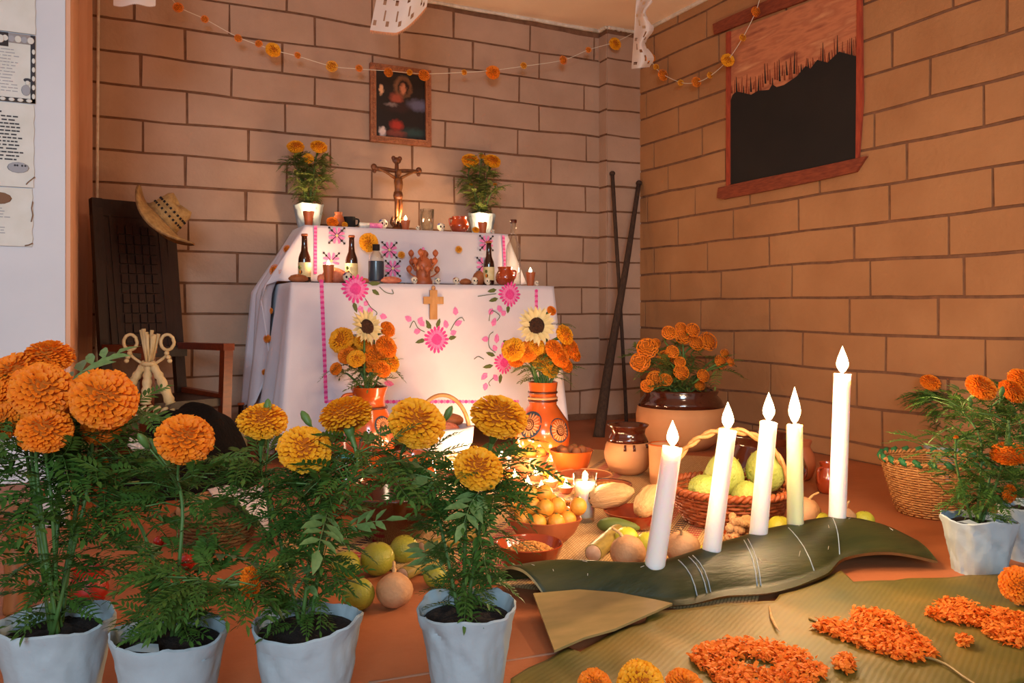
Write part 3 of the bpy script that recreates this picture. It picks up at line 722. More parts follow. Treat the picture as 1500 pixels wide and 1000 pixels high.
# ---- upper cloth
D2 = YTB-YT2; WF2 = XR2-XL2
def up_pt(s, v):
    top = ZT2
    if s < 0:
        q = sstep(0, .09, -s); hem = .665+(.17-.665)*q+.04*q*math.sin(s*30)
        z = top-(top-hem)*v; h = (top-z)
        x = XL2-h*.55 if h < .26 else XL2-.143-(h-.26)*.09
        x -= (.010*math.sin(-s*55+h*3)+.014*math.sin(-s*90))*min(1, h*4)*1.2
        yy = YT2-s-(.14*sstep(.1, .0, -s)+.03)*min(1, h*2.0)*(1 if h > .02 else 0)*.6
        return (x-.002, yy, z)
    if s > WF2:
        q = s-WF2; hem = .665+.02*math.sin(q*20); z = top-(top-hem)*v; h = top-z
        return (XR2+h*.36*sstep(0, .03, q+.02)+.006*math.sin(q*60)*h*6+.002, YT2+q-h*.12, z)
    hem = .665; z = top-(top-hem)*v; h = top-z
    cx = -sstep(.05, 0, s)*h*.5+sstep(WF2-.04, WF2, s)*h*.3
    return (XL2+s+cx, YT2-.004*min(1, h*12)-.004*math.sin(s*23+z*5)*min(1, h*6)-.002-(.02*h*sstep(.06,0,s)), z)
t2 = thing('altar_runner', 'white cloth with pink cross-stitch stars draped over altar riser', 'tablecloth', (0,0,0))
mb = MB().grid(lambda u, v: up_pt(-D2+u*(2*D2+WF2), v), 110, 20)
mb.grid(lambda u, v: (XL2-.002+u*(WF2+.004), YT2-.002+v*(D2+.002), ZT2+.001), 16, 6)
c = mb.build('cloth_sheet', m_cloth, t2); sm = c.modifiers.new('thickness', 'SOLIDIFY'); sm.thickness = .0015; sm.offset = 0
def upt(px, py): p = yp(px, py, YT2-.01); return p.x, p.z
def cross_star(px, py, half=False):
    x, z = upt(px, py); k = .00285; mb = MB(); Y = YT2-.0125
    def quad(pts, mi, y): mb.prism([(x+a*k, z+b*k) for a, b in pts], lambda u, v, d: (u, y-d, v), 0, .0012, mi)
    for i in range(4):
        a = PI/2*i; ca, sa = math.cos(a), math.sin(a)
        if half and i == 3: continue
        for sg in (-1, 1):
            pts = [(0, sg*1), (5, sg*.6), (11.5, sg*2.4), (10.5, sg*5.2), (5.5, sg*4.6)]
            if sg < 0: pts = pts[::-1]
            quad([(p*ca-q*sa, p*sa+q*ca) for p, q in pts], 0, Y)
        d = (math.cos(a+PI/4), math.sin(a+PI/4))
        if half and i in (2, 3): continue
        mb.tube([(x+d[0]*2*k, Y-.002, z+d[1]*2*k), (x+d[0]*14*k, Y-.002, z+d[1]*14*k)], .0016, 5, 1)
        for q in (10, 15): mb.box((x+d[0]*q*k, Y-.002, z+d[1]*q*k), (.0075, .002, .0075), 1)
    mb.box((x, Y-.002, z), (.010, .002, .010), 2)
    mb.build('cross_stitch_star', [m_pinkl, m_black, m_label], t2, smooth=False)
for p in ((493,345),(485,382,True),(570,366),(575,393),(712,356),(708,388)): cross_star(*p)
for px in (462, 737):
    mb = MB()
    for k in range(26):
        x, z = upt(px+.15*k*(1 if px > 600 else -.05), 332+(14 if px > 600 else 0)+k*2.7)
        if z < .672: break
        mb.box((x, YT2-.013, z), (.012, .0012, .0072), k % 2)
    mb.build('stitched_stripe', [m_pinkl, m_pink], t2, smooth=False)
# ---------------------------------------------------------------- candles
def plight(name, p, power, parent, r=.007, col=(1.0, .64, .34)):
    d = bpy.data.lights.new(name, 'POINT'); d.energy = power*CANDLE; d.color = col; d.shadow_soft_size = r
    o = bpy.data.objects.new(name, d); COL.objects.link(o); o.parent = parent; o.location = p; return o
def flame(parent, p, h, w, power, ax=(0,0,1)):
    prof = [(.0008, 0), (w*.55, h*.10), (w*.95, h*.26), (w, h*.38), (w*.8, h*.56), (w*.45, h*.76), (w*.16, h*.92), (.0003, h)]
    MB().lathe(prof, 14, M=T(*p) @ frame_to(ax)).build('flame', FLAME, parent)
    plight('flame_light', Vector(p)+Vector((0,0,h*.4)), power, parent)
def clay_votive(loc, r, h, power, label, group=None, m=None):
    t = thing('clay_votive', label, 'candle', loc, group=group)
    MB().lathe([(r*.62, 0), (r*.66, h*.05), (r*.8, h*.5), (r, h*.97), (r*.98, h), (r*.9, h*.98), (r*.82, h*.82)], 20).build('cup', m or m_clay, t, ang=40)
    MB().lathe([(r*.84, h*.78), (r*.86, h*.86), (r*.2, h*.88), (.001, h*.87)], 16).build('wax', m_wax, t)
    MB().tube([(0,0,h*.86), (0,0,h*.86+.008)], .001, 5).build('wick', m_wick, t)
    flame(t, (0, 0, h*.86+.005), r*1.15, r*.33, power); return t
def on_table(px, Y, z=None): p = yp(px, 400, Y); return Vector((p.x, Y, ZT+.003 if z is None else z))
def on_riser(px, Y=YT2+.05): p = yp(px, 330, Y); return Vector((p.x, Y, ZT2+.003))
K1, K2 = .00272, .00292          # metres per pixel on the two levels
clay_votive(on_table(481, YT+.06), .0215, .068, 1.4, 'lit clay cup candle beside the round bread on altar table')
clay_votive(on_table(777, YT+.05), .021, .058, 1.2, 'lit clay cup candle at the end of altar table beside bottle')
clay_votive(on_riser(452, YT2+.03), .0225, .056, 1.2, 'lit clay cup candle in front of white flowerpot on riser')
clay_votive(on_riser(594, YT2+.05), .02, .042, 1.6, 'lit clay cup candle beside the crucifix on riser')
clay_votive(on_riser(707, YT2+.025), .021, .048, 1.6, 'lit clay cup candle before flowerpot beside the brown jug')
# ---------------------------------------------------------------- bottles
def beer(loc, label, group=None, h=.185):
    t = thing('beer_bottle', label, 'bottle', loc, group=group); r = .0235
    MB().lathe([(r*.9, 0), (r, .006), (r, h*.48), (r*.92, h*.54), (r*.56, h*.66), (r*.46, h*.80), (r*.44, h*.95), (r*.5, h*.96), (r*.5, h), (.001, h)], 20).build('bottle_body', m_beer, t, ang=50)
    MB().lathe([(r*1.02, h*.12), (r*1.025, h*.13), (r*1.025, h*.41), (r*1.02, h*.42)], 20).build('paper_label', m_label, t)
    MB().lathe([(r*.53, h*.965), (r*.56, h*.985), (r*.5, h*1.01), (.001, h*1.01)], 14).build('cap', m_clay, t)
    for k in range(3): MB().ell((math.sin(k*.7-2.2)*r*.99, -r*1.02*math.cos(k*.7-.7), h*.22+.018*(k % 2)), (.006, .003, .007), 8, 6).build('label_print', (m_orange, m_leafd, m_brownp)[k], t)
    return t
beer(on_table(446, YT+.11), 'brown beer bottle with cream label behind round bread')
beer(on_table(515, YT+.09), 'brown beer bottle behind the figurine with the purple topknot')
beer(on_table(716, YT+.10), 'brown beer bottle beside the glossy brown jug')
p = on_table(551, YT+.10); t = thing('spirits_bottle', 'clear flat bottle with black label and black cap', 'bottle', p)
MB().lathe([(.027, 0), (.03, .004), (.03, .10), (.026, .112), (.013, .128), (.012, .138), (.001, .138)], 20).build('bottle_body', m_glass, t)
MB().lathe([(.0306, .012), (.0308, .014), (.0308, .088), (.0306, .09)], 20).build('paper_label', m_blue, t)
MB().lathe([(.0145, .132), (.0145, .156), (.001, .157)], 14).build('cap', m_wick, t)
p = on_table(752, YT+.10); t = thing('tall_glass_bottle', 'tall clear glass bottle with dark stopper at end of altar', 'bottle', p)
MB().lathe([(.03, 0), (.032, .006), (.032, .15), (.028, .175), (.016, .195), (.0125, .21), (.0115, .27), (.013, .272), (.001, .272)], 24).build('bottle_body', m_glass, t)
MB().lathe([(.012, .268), (.0145, .27), (.0145, .282), (.001, .283)], 14).build('cap', m_brownp, t)
# ---------------------------------------------------------------- jugs and clay pots
def jug(name, label, loc, prof, m, handle=None, group=None, cat='jug', seg=28, hm=None):
    t = thing(name, label, cat, loc, group=group)
    MB().lathe(prof, seg).build('body', m, t, ang=50)
    if handle:
        pts, r = handle; MB().tube(smooth_path(pts, 5), r, 8).build('handle', hm or m, t)
    return t
def potprof(R, H, neck=.62, lip=.72, foot=.55, wall=.92):
    return [(R*foot, 0), (R*.8, H*.1), (R*.98, H*.32), (R, H*.45), (R*.9, H*.64), (R*neck, H*.82), (R*neck, H*.88), (R*lip, H*.97), (R*lip, H), (R*lip*.9, H*.99), (R*neck*.88, H*.86), (R*.8, H*.6), (R*.78, H*.3), (.001, H*.2)]
jug('clay_jug', 'glossy brown round jug beside beer bottle on altar table', on_table(740, YT+.055), potprof(.041, .078, .72, .78), m_clayg, ([(.03,0,.062),(.05,0,.06),(.046,0,.035),(.038,0,.03)], .004))
jug('clay_jug', 'glossy brown owl shaped jug on riser by flowerpot', on_riser(673, YT2+.05), potprof(.042, .07, .74, .8), m_clayg, ([(-.028,0,.06),(-.046,0,.058),(-.044,0,.035),(-.038,0,.028)], .004))
t = thing('pottery_mug', 'small black mug with a red rim on the riser', 'mug', on_riser(512, YT2+.06))
MB().lathe([(.02,0),(.024,.005),(.024,.046),(.022,.046),(.02,.012),(.001,.01)], 18).build('body', m_pblack, t, ang=50)
MB().tube(smooth_path([(.023,0,.04),(.038,0,.036),(.036,0,.016),(.023,0,.012)], 4), .0035, 6).build('handle', m_pblack, t)
jug('clay_pitcher', 'small red clay pitcher next to the black mug', on_riser(496, YT2+.055), potprof(.024, .062, .6, .7), m_clay)
p = on_riser(625, YT2+.08); t = thing('glass_tumbler', 'ribbed clear glass tumbler on the riser', 'glass', p)
MB().lathe([(.025,0),(.027,.004),(.029,.05),(.031,.098),(.029,.098),(.026,.05),(.024,.008),(.001,.007)], 24, jit=lambda a, r, z, j: (r*(1+.03*math.cos(a*12)) if r > .02 else r, z)).build('body', m_glass, t)
# ---------------------------------------------------------------- crucifix
p = on_riser(582, YT2+.10); t = thing('crucifix', 'carved dark wooden crucifix with figure standing on the riser', 'crucifix', p)
s = K2
mb = MB().tube(smooth_path([(0,.004,.02),(0,.006,.16),(0,.008,.30)], 3), [.010,.010,.010,.009,.009,.009,.008], 8); mb.build('upright', m_bronze, t)
mb = MB().tube(smooth_path([(-.098,.008,.262),(-.05,.008,.262),(0,.008,.258),(.05,.008,.262),(.095,.008,.262)], 3), .0085, 8)
for sg in (-1, 1): mb.ell((sg*.1, .008, .268), (.014,.009,.014), 8, 6); mb.ell((sg*.098, .008, .25), (.009,.008,.009), 8, 6)
mb.build('crossbar', m_bronze, t)
mb = MB(); mb.ell((0,.008,.302),(.02,.01,.015),10,6); mb.ell((-.014,.008,.312),(.01,.008,.01),8,6); mb.ell((.014,.008,.312),(.01,.008,.01),8,6); mb.build('carved_finial', m_bronze, t)
mb = MB()
mb.tube(smooth_path([(0,-.006,.225),(.002,-.012,.195),(0,-.010,.165),(-.002,-.010,.148)], 3), [.013,.018,.019,.018,.017,.015,.015,.016,.017,.017], 10)
mb.tube(smooth_path([(-.086,-.002,.262),(-.05,-.006,.246),(-.014,-.006,.226)], 3), [.004,.005,.005,.006,.006,.007,.008], 8)
mb.tube(smooth_path([(.084,-.002,.262),(.05,-.006,.246),(.014,-.006,.226)], 3), [.004,.005,.005,.006,.006,.007,.008], 8)
mb.tube(smooth_path([(-.006,-.010,.15),(-.009,-.020,.10),(-.004,-.008,.055),(0,-.010,.04)], 3), [.010,.010,.009,.008,.008,.007,.006,.006,.005,.005], 8)
mb.tube(smooth_path([(.006,-.010,.15),(.009,-.022,.10),(.006,-.010,.055),(.003,-.014,.04)], 3), [.010,.010,.009,.008,.008,.007,.006,.006,.005,.005], 8)
mb.tube([(0,-.006,.222),(.001,-.010,.236)], .006, 8); mb.ell((.002,-.014,.246),(.0115,.0125,.015),12,8)
mb.build('carved_figure', m_figure, t)
MB().lathe([(.017,.135),(.021,.15),(.018,.166),(.012,.168)], 14, M=T(0,-.010,0)).build('loincloth', m_bronze, t)
mb = MB(); mb.lathe([(.036,0),(.036,.006),(.028,.012),(.014,.022),(.012,.032),(.001,.033)], 16)
rr = random.Random(2)
for k in range(9):
    a = k*.7; mb.tube(smooth_path([(.012*math.cos(a),.012*math.sin(a),.02),(.028*math.cos(a),.02*math.sin(a),.035),(.022*math.cos(a+.4),.018*math.sin(a+.4),.055+.01*rr.random())], 3), [.006,.006,.005,.005,.004,.003,.001], 6)
mb.build('carved_base', m_bronze, t)
# ---------------------------------------------------------------- sugar skulls and small figures
def skull(loc, r, label, cap=None, group=None):
    t = thing('sugar_skull', label, 'sugar skull', loc, group=group)
    mb = MB().ell((0,0,r*1.05), (r*.82, r*.95, r*.85), 14, 10); mb.ell((0,-r*.35,r*.42), (r*.5, r*.55, r*.42), 12, 8); mb.build('cranium', m_skull, t)
    for sg in (-1, 1): MB().ell((sg*r*.34, -r*.78, r*1.02), (r*.22, r*.14, r*.24), 8, 6).build('eye_socket', m_wick, t)
    MB().ell((0, -r*.88, r*.72), (r*.09, r*.08, r*.13), 6, 5).build('nose', m_wick, t)
    for k in range(-2, 3): MB().box((k*r*.15, -r*.86, r*.36), (r*.11, r*.08, r*.22)).build('tooth', m_lace, t, smooth=False)
    if cap: MB().lathe([(r*.8, r*1.35), (r*.7, r*1.6), (r*.3, r*1.86), (.001, r*1.92)], 14).build('icing_cap', cap, t)
    return t
m_teal = mat('teal_icing', '#3f8a90', .5); m_purple = mat('purple_icing', '#5a2a6a', .5); m_bluei = mat('blue_icing', '#3a4a9a', .5)
skull(on_table(607, YT+.035), .0155, 'white sugar skull in front of the clay tree of life')
skull(on_table(641, YT+.03), .014, 'small sugar skull with teal icing cap', m_teal)
skull(on_table(668, YT+.045), .016, 'plain white sugar skull with red brown icing behind', m_bread)
skull(on_table(695, YT+.035), .017, 'white sugar skull with large dark eyes beside bottle', None)
skull(on_table(714, YT+.028), .016, 'cream sugar skull at the foot of the beer bottle')
skull(on_table(786, YT+.02), .0115, 'tiny white sugar skull by the last clay candle')
skull(on_table(509, YT+.035), .022, 'pale figurine skull with the purple topknot', m_purple)
skull(on_riser(561, YT2+.05), .023, 'white skull figurine with blue icing beside crucifix', m_bluei)
skull(on_riser(646, YT2+.035), .02, 'white skull figurine with blue icing beside the glass tumbler', m_bluei)
skull(on_riser(612, YT2+.025), .011, 'tiny white and red sugar skull before the tumbler', m_redpot)
skull(on_riser(722, YT2+.02), .0105, 'tiny white sugar skull beside the flowerpot on riser')
# clay tree of life
p = on_table(620, YT+.11); t = thing('tree_of_life', 'reddish clay tree of life candelabrum with leaf shaped ornaments', 'figurine', p)
MB().lathe([(.038,0),(.04,.006),(.034,.02),(.028,.035),(.03,.055),(.038,.075),(.03,.10),(.012,.115),(.012,.14),(.001,.14)], 20).build('trunk', m_clay, t)
for k in range(12):
    a = k*PI/6; L = (.062 if k % 2 else .075); zz = (.03, .062, .095)[k % 3]
    b = MB().tube(smooth_path([(.025*math.cos(a),.025*math.sin(a),zz),(.045*math.cos(a),.045*math.sin(a),zz+.008),(L*.8*math.cos(a),L*.8*math.sin(a),zz+.02)], 3), .0035, 6).build('branch', m_clay, t)
    MB().lathe([(.001,-.012),(.010,-.003),(.013,.006),(.009,.014),(.001,.02)], 8, M=T(L*.8*math.cos(a), L*.8*math.sin(a), zz+.028)).build('clay_leaf', m_clay, b)
for k in range(7):
    a = -PI/2+(k-3)*.5; MB().lathe([(.001,-.012),(.008,0),(.001,.014)], 6, M=T(.036*math.cos(a), .036*math.sin(a), .066)).build('clay_ornament', m_clayp if k % 2 else m_clay, t)
MB().lathe([(.006,.14),(.006,.148),(.001,.153)], 8).build('candle_stub', m_pinkl, t)
# breads, fruit and small things on the two levels
def loaf(loc, r, label, m, sq=.55, name='bread_loaf'):
    t = thing(name, label, 'bread', loc)
    MB().ell((0,0,r[2]), r, 16, 9, fn=lambda d: 1+.05*nz(d[0]*3, d[1]*3, d[2]*3)).build('crust', m, t)
    for k in range(3): MB().tube(smooth_path([(r[0]*.75*math.cos(k*PI/3), r[1]*.75*math.sin(k*PI/3), r[2]*1.55), (0,0,r[2]*2.0), (-r[0]*.75*math.cos(k*PI/3), -r[1]*.75*math.sin(k*PI/3), r[2]*1.55)], 4), .004, 6).build('bone_strip', m, t)
    return t
loaf(on_table(437, YT+.05), (.037,.03,.014), 'flat brown bread at the corner below the beer bottle', m_bread)
loaf(on_table(490, YT+.13), (.05,.035,.03), 'large round bread behind the clay cup candle', m_breadp)
loaf(on_table(573, YT+.05), (.042,.03,.013), 'sugared pink bread in front of the black label bottle', m_breadp)
loaf(on_table(682, YT+.07), (.026,.022,.012), 'small brown bread between the sugar skulls', m_bread)
loaf(on_table(702, YT+.12), (.028,.026,.03), 'round glossy bread behind the sugar skulls', m_bread)
loaf(on_table(533, YT+.04), (.02,.018,.009), 'small pink bread beside the figurine skull', m_breadp)
loaf(on_table(470, YT+.035), (.014,.013,.014), 'tiny red candied bread beside the clay candle', m_breadp)
def stickroll(p):
    t = thing('paper_roll', 'white and pink rolled paper scroll lying on the riser', 'scroll', p, rz=.05)
    MB().tube([(-.05,0,.011),(-.01,0,.011)], .0105, 12).build('white_wrap', m_paper, t)
    MB().tube([(-.01,0,.011),(.045,0,.011)], .0106, 12).build('pink_wrap', m_pinkl, t); return t
stickroll(on_riser(544, YT2+.02))
def loose_flower(loc, r, label, kind='o', ax=(0,-.5,.8), group=None, seed=0, lo=False, cat='flower', part=None):
    t = thing('marigold_flower', label, cat, loc, group=group)
    flower(t, (0,0,r*.74), r, kind, seed, ax, lo, 'petal_head')
    MB().lathe([(.001,-r*.1), (r*.16, 0), (r*.22, r*.3), (.001, r*.4)], 8).build('calyx', m_stem, t); return t
loose_flower(on_riser(487, YT2+.02), .024, 'orange marigold lying before the black mug on riser', 'o', (0,-.6,.6))
loose_flower(on_riser(505, YT2+.015), .012, 'tiny orange marigold beside the larger one on riser', 'g', (0,-.7,.5), lo=True)
loose_flower(on_riser(697, YT2+.012), .016, 'orange marigold beside the last clay candle on riser', 'g', (0,-.6,.6))
# potted marigolds on the riser
def riser_plant(px, label, heads, seed):
    loc = on_riser(px, YT2+.15); t = thing('altar_marigold', label, 'potted plant', loc); paper_pot(t, .062, .095, seed)
    Z = depth(loc); hs = [(zp(a, b, Z)-loc, r*Z/FPX, ax) for a, b, r, ax in heads]
    leafy_stems(t, (0,0,.082), hs, 330, .05, seed, 'g', (.0, .92), m_leafd, (.05, .075), joined=True, lo=False)
riser_plant(452, 'marigold with three gold blooms in white pot on riser', [(433,215,12.5,(-.1,-.5,.8)), (467,215,12.5,(.1,-.5,.8)), (452,232,8,(0,-.8,.4)), (440,255,3,(0,0,1)), (470,258,3,(0,0,1))], 41)
riser_plant(706, 'marigold with two gold blooms in white pot by brown jug', [(689,235,13,(-.1,-.5,.8)), (721,236,13,(.1,-.5,.8)), (706,229,5,(0,-.3,.8)), (690,270,3,(0,0,1)), (725,270,3,(0,0,1))], 43)
# wooden cross hanging on the cloth
x, z = cpt(634, 446); Y = cy(x, z)-.011
t = thing('hanging_cross', 'light wooden cross hanging on the front of altar cloth', 'cross', (x, Y, z-.055))
MB().box((0,0,.055),(.030,.009,.115)).build('upright', m_cross, t, smooth=False); MB().box((0,-.0005,.072),(.082,.009,.028)).build('crossbar', m_cross, t, smooth=False)
MB().ell((0,0,.121),(.009,.007,.009),10,8).build('bead', m_jicama, t); MB().tube([(0,.001,.128),(0,.002,.16),(0,.012,ZT+.004-(z-.055))], .001, 5).build('cord', m_string, t)
# orange flowers pinned to the cloths
def pinned(px, py, p, r, kind, i, label, lo=True):
    t = loose_flower(p, r, label, kind, (-.4,-.9,.1), 'marigolds pinned to the riser cloth', i, lo)
for i, (px, py, r, kd) in enumerate(((540,355,.038,'g'), (588,373,.015,'g'), (672,365,.015,'g'))):
    q = yp(px, py, YT2-.02-r*.75); lab = ('large gold marigold pinned to the front of riser cloth', 'small gold marigold pinned to the cloth of the riser front')[0 if i == 0 else 1]
    t = thing('marigold_flower', lab, 'flower', q, group='marigolds pinned to riser front'); flower(t, (0,0,0), r, kd, i, (0,-1,.15), r < .02, 'petal_head')
for i, (px, py, r) in enumerate(((424,365,.016), (407,398,.024), (400,455,.014), (395,495,.016), (392,545,.012))):
    dd = ray(px, py); best = None                                    # lie on the outer edge of the draped cloth
    for k in range(60):
        s0 = -.02-.15*k/59
        for v in range(0, 21):
            pt = Vector(up_pt(s0, v/20)); tt = depth(pt); q = Vector((tt*dd[0], tt*dd[1], EYE+tt*dd[2])); e = (q-pt).length
            if best is None or e < best[0]: best = (e, pt)
    t = thing('marigold_flower', 'small orange marigold ball on the side drape of the riser cloth', 'flower', best[1]+Vector((-.008,-.006,0)), group='marigolds along the side drape')
    flower(t, (0,0,0), r, 'o', i, (-.8,-.6,.1), True, 'petal_head')
# ================================================================ straw mat
def mat_material():
    m = bpy.data.materials.new('woven_straw_mat'); m.use_nodes = True; nt = m.node_tree; L = nt.links; b = nt.nodes['Principled BSDF']
    b.inputs['Roughness'].default_value = .75
    tc = nt.nodes.new('ShaderNodeTexCoord')
    ck = nt.nodes.new('ShaderNodeTexBrick'); ck.inputs['Scale'].default_value = 1.0; ck.inputs['Brick Width'].default_value = .018; ck.inputs['Row Height'].default_value = .006
    ck.inputs['Mortar Size'].default_value = .0008; ck.inputs['Color1'].default_value = lin('#d6b27c'); ck.inputs['Color2'].default_value = lin('#c9a068'); ck.inputs['Mortar'].default_value = lin('#8a6438')
    L.new(tc.outputs['Object'], ck.inputs['Vector'])
    sx = nt.nodes.new('ShaderNodeSeparateXYZ'); L.new(tc.outputs['Object'], sx.inputs[0])
    nn = nt.nodes.new('ShaderNodeTexNoise'); nn.inputs['Scale'].default_value = 55; L.new(tc.outputs['Object'], nn.inputs[0])
    def band(lo, hi):
        a = nt.nodes.new('ShaderNodeMath'); a.operation = 'GREATER_THAN'; L.new(sx.outputs['Y'], a.inputs[0]); a.inputs[1].default_value = lo
        c = nt.nodes.new('ShaderNodeMath'); c.operation = 'LESS_THAN'; L.new(sx.outputs['Y'], c.inputs[0]); c.inputs[1].default_value = hi
        q = nt.nodes.new('ShaderNodeMath'); q.operation = 'MULTIPLY'; L.new(a.outputs[0], q.inputs[0]); L.new(c.outputs[0], q.inputs[1]); return q.outputs[0]
    wv = nt.nodes.new('ShaderNodeTexWave'); wv.bands_direction = 'X'; wv.inputs['Scale'].default_value = 16; wv.inputs['Distortion'].default_value = 1.5; L.new(tc.outputs['Object'], wv.inputs[0])
    wr_ = nt.nodes.new('ShaderNodeMath'); wr_.operation = 'GREATER_THAN'; L.new(wv.outputs['Fac'], wr_.inputs[0]); wr_.inputs[1].default_value = .52
    cur = ck.outputs['Color']
    for (lo, hi, col) in ((-.335,-.30,'#b02a38'), (-.29,-.262,'#3a2a30'), (-.25,-.222,'#b02a38'), (.02,.05,'#b8304a'), (.062,.086,'#3a2c34'), (.098,.128,'#b8304a'), (.14,.158,'#3a2c34'), (.33,.37,'#b8304a'), (.38,.41,'#3a2c34')):
        q = nt.nodes.new('ShaderNodeMath'); q.operation = 'MULTIPLY'; L.new(band(lo, hi), q.inputs[0]); L.new(wr_.outputs[0], q.inputs[1])
        mx = nt.nodes.new('ShaderNodeMix'); mx.data_type = 'RGBA'; L.new(q.outputs[0], mx.inputs[0]); L.new(cur, mx.inputs[6]); mx.inputs[7].default_value = lin(col); cur = mx.outputs[2]
    L.new(cur, b.inputs['Base Color'])
    bp = nt.nodes.new('ShaderNodeBump'); bp.inputs['Strength'].default_value = .6; bp.inputs['Distance'].default_value = .002; L.new(ck.outputs['Fac'], bp.inputs['Height']); bp.invert = True
    L.new(bp.outputs[0], b.inputs['Normal'])
    return m
MATA = math.radians(42)
mc = fl(850, 738); mc = Vector((1.30, 2.05, 0))
def mfn(u, v):
    return ((u-.5)*1.62, (v-.5)*1.02, .004+.0012*nz(u*8, v*8, 3))
mm = MB().grid(mfn, 30, 20); mm.grid(lambda u, v: ((u-.5)*1.62, (v-.5)*1.02, .0012), 2, 2)
mm.build('straw_mat', mat_material(), loc=mc, rot=(0,0,MATA), label='woven straw mat with red and black zigzag bands under offerings', cat='mat')
ZM = .0055        # top of the mat
# ================================================================ banana sheath with candles
ridge = smooth_path([(.700,1.395,.055), (.80,1.385,.056), (.935,1.285,.060), (1.085,1.305,.062), (1.26,1.352,.062), (1.38,1.368,.064), (1.515,1.362,.066), (1.60,1.325,.05), (1.645,1.262,.022)], 5)
front = smooth_path([(.735,1.335,.004), (.82,1.305,.004), (.93,1.212,.004), (1.045,1.205,.006), (1.14,1.185,.004), (1.30,1.21,.006), (1.40,1.25,.018), (1.50,1.215,.026), (1.59,1.172,.006)], 5)
back = [p+Vector((-.015, .078, 0)) for p in ridge]
back = [Vector((p.x, p.y, .006)) for p in back]
NR = len(ridge)-1
def sheath_fn(d):
    def f(u, v):
        k = u*NR; i = min(int(k), NR-1); q = k-i
        r, fr, bk = ridge[i].lerp(ridge[i+1], q), front[i].lerp(front[i+1], q), back[i].lerp(back[i+1], q)
        if v < .5:
            t = v*2; p = fr.lerp(r, t); hz = fr.z+(r.z-fr.z)*math.sin(t*PI/2)**.85
        else:
            t = (v-.5)*2; p = r.lerp(bk, t); hz = bk.z+(r.z-bk.z)*math.cos(t*PI/2)**.85
        n = .0025*nz(u*9, v*3, 1)
        return (p.x, p.y, max(hz+n+d, .002))
    return f
t = thing('banana_sheath', 'green curved banana stalk sheath carrying five tall candles', 'plant stalk', (0,0,.012))
mb = MB().grid(sheath_fn(0), 48, 18, 0); mb.grid(sheath_fn(-.006), 48, 18, 0)  # inner skin takes the dark green to stand in for its shade
for v in (0, 18):                                                # close the thick edges
    b = 49*19
    for i in range(48): mb.f.append((v*49+i, v*49+i+1, b+v*49+i+1, b+v*49+i)); mb.m.append(1)
for u in (0, 48):
    b = 49*19
    for j in range(18): mb.f.append((j*49+u, (j+1)*49+u, b+(j+1)*49+u, b+j*49+u)); mb.m.append(1)
mb.build('sheath_skin', [m_bark, m_barkin], t)
rnd = random.Random(6)
for k in range(16):                                               # pale scratches
    u = rnd.uniform(.05, .95); v = rnd.uniform(.12, .6); du = rnd.uniform(-.012, .012); dv = rnd.uniform(.02, .05)
    MB().tube([Vector(sheath_fn(.0004)(clampf(u+du*q, 0, 1), clampf(v+dv*q, 0, 1))) for q in (0, .5, 1)], .0006, 4).build('scratch', m_lace, t)
for uu in (.30, .325, .335, .46, .47, .60, .73):                     # wax runs down the front
    MB().tube([Vector(sheath_fn(.0006)(uu+.004*math.sin(v*9), v)) for v in (.46, .4, .32, .22, .12, .04)][:6], .0011, 5).build('wax_run', m_wax, t)
def tall_candle(bx, by, tx, ty, rpx, label, m=None, zb=.058, fh=38, power=3.6, drips=3):
    p = fl(bx, by, zb); best = min(range(0, 201), key=lambda i: (Vector(sheath_fn(0)(i/200, .5)).xy-p.xy).length)
    Z = depth(p); top = zp(tx, ty, Z); axis = (top-p); L = axis.length; ax = axis.normalized(); r = rpx*Z/FPX
    t = thing('tall_candle', label, 'candle', p, rot=frame_to(ax))
    rn = random.Random(bx)
    def jit(a, rr, z, j): return (rr*(1+.03*nz(math.cos(a)*2, math.sin(a)*2, z*30+bx)) if rr > r*.5 else rr, z+(.003*nz(math.cos(a)*1.5+bx, math.sin(a)*1.5, 3) if j in (12, 13, 14) else 0))
    prof = [(r*1.12, -.010), (r*1.0, .004)]+[(r*(1-.06*k/10), .004+(L-.006)*k/10) for k in range(1, 11)]+[(r*.94, L), (r*.8, L+.0005), (r*.5, L-.003), (.001, L-.003)]
    MB().lathe(prof, 26, jit=jit).build('wax_body', m or m_wax, t)
    for k in range(drips):
        a = rn.uniform(-1.2, .9); ln = rn.uniform(.02, .07); x, y = r*.95*math.cos(a), r*.95*math.sin(a)
        MB().tube([(x, y, L-.001), (x*1.03, y*1.03, L-ln*.5), (x*1.05, y*1.05, L-ln)], [.0016, .002, .0028], 6).build('wax_drip', m or m_wax, t)
    wk = MB().tube([(0,0,L-.004), (.0005,0,L+.006), (.002,0,L+.010)], .0011, 5).build('wick', m_wick, t)
    up = frame_to(ax).to_3x3().inverted() @ Vector((0,0,1))
    flame(t, (0, 0, L+.002), fh*Z/FPX, 8.6*Z/FPX, power, up)
    return t
tall_candle(958, 836, 985, 655, 15, 'short white candle leaning, next to the jicama')
tall_candle(1041, 816, 1066, 630, 13.5, 'white candle leaning, in front of the basket handle', fh=40)
tall_candle(1110, 791, 1126, 618, 13, 'white candle leaning, beside the pale green candle', fh=42)
tall_candle(1165, 777, 1164, 622, 12, 'pale yellow green candle on the sheath', m_waxg, fh=54, drips=2)
tall_candle(1226, 769, 1234, 548, 12.5, 'tallest white candle with wax dripping down its side', fh=40, power=4.2, drips=5)
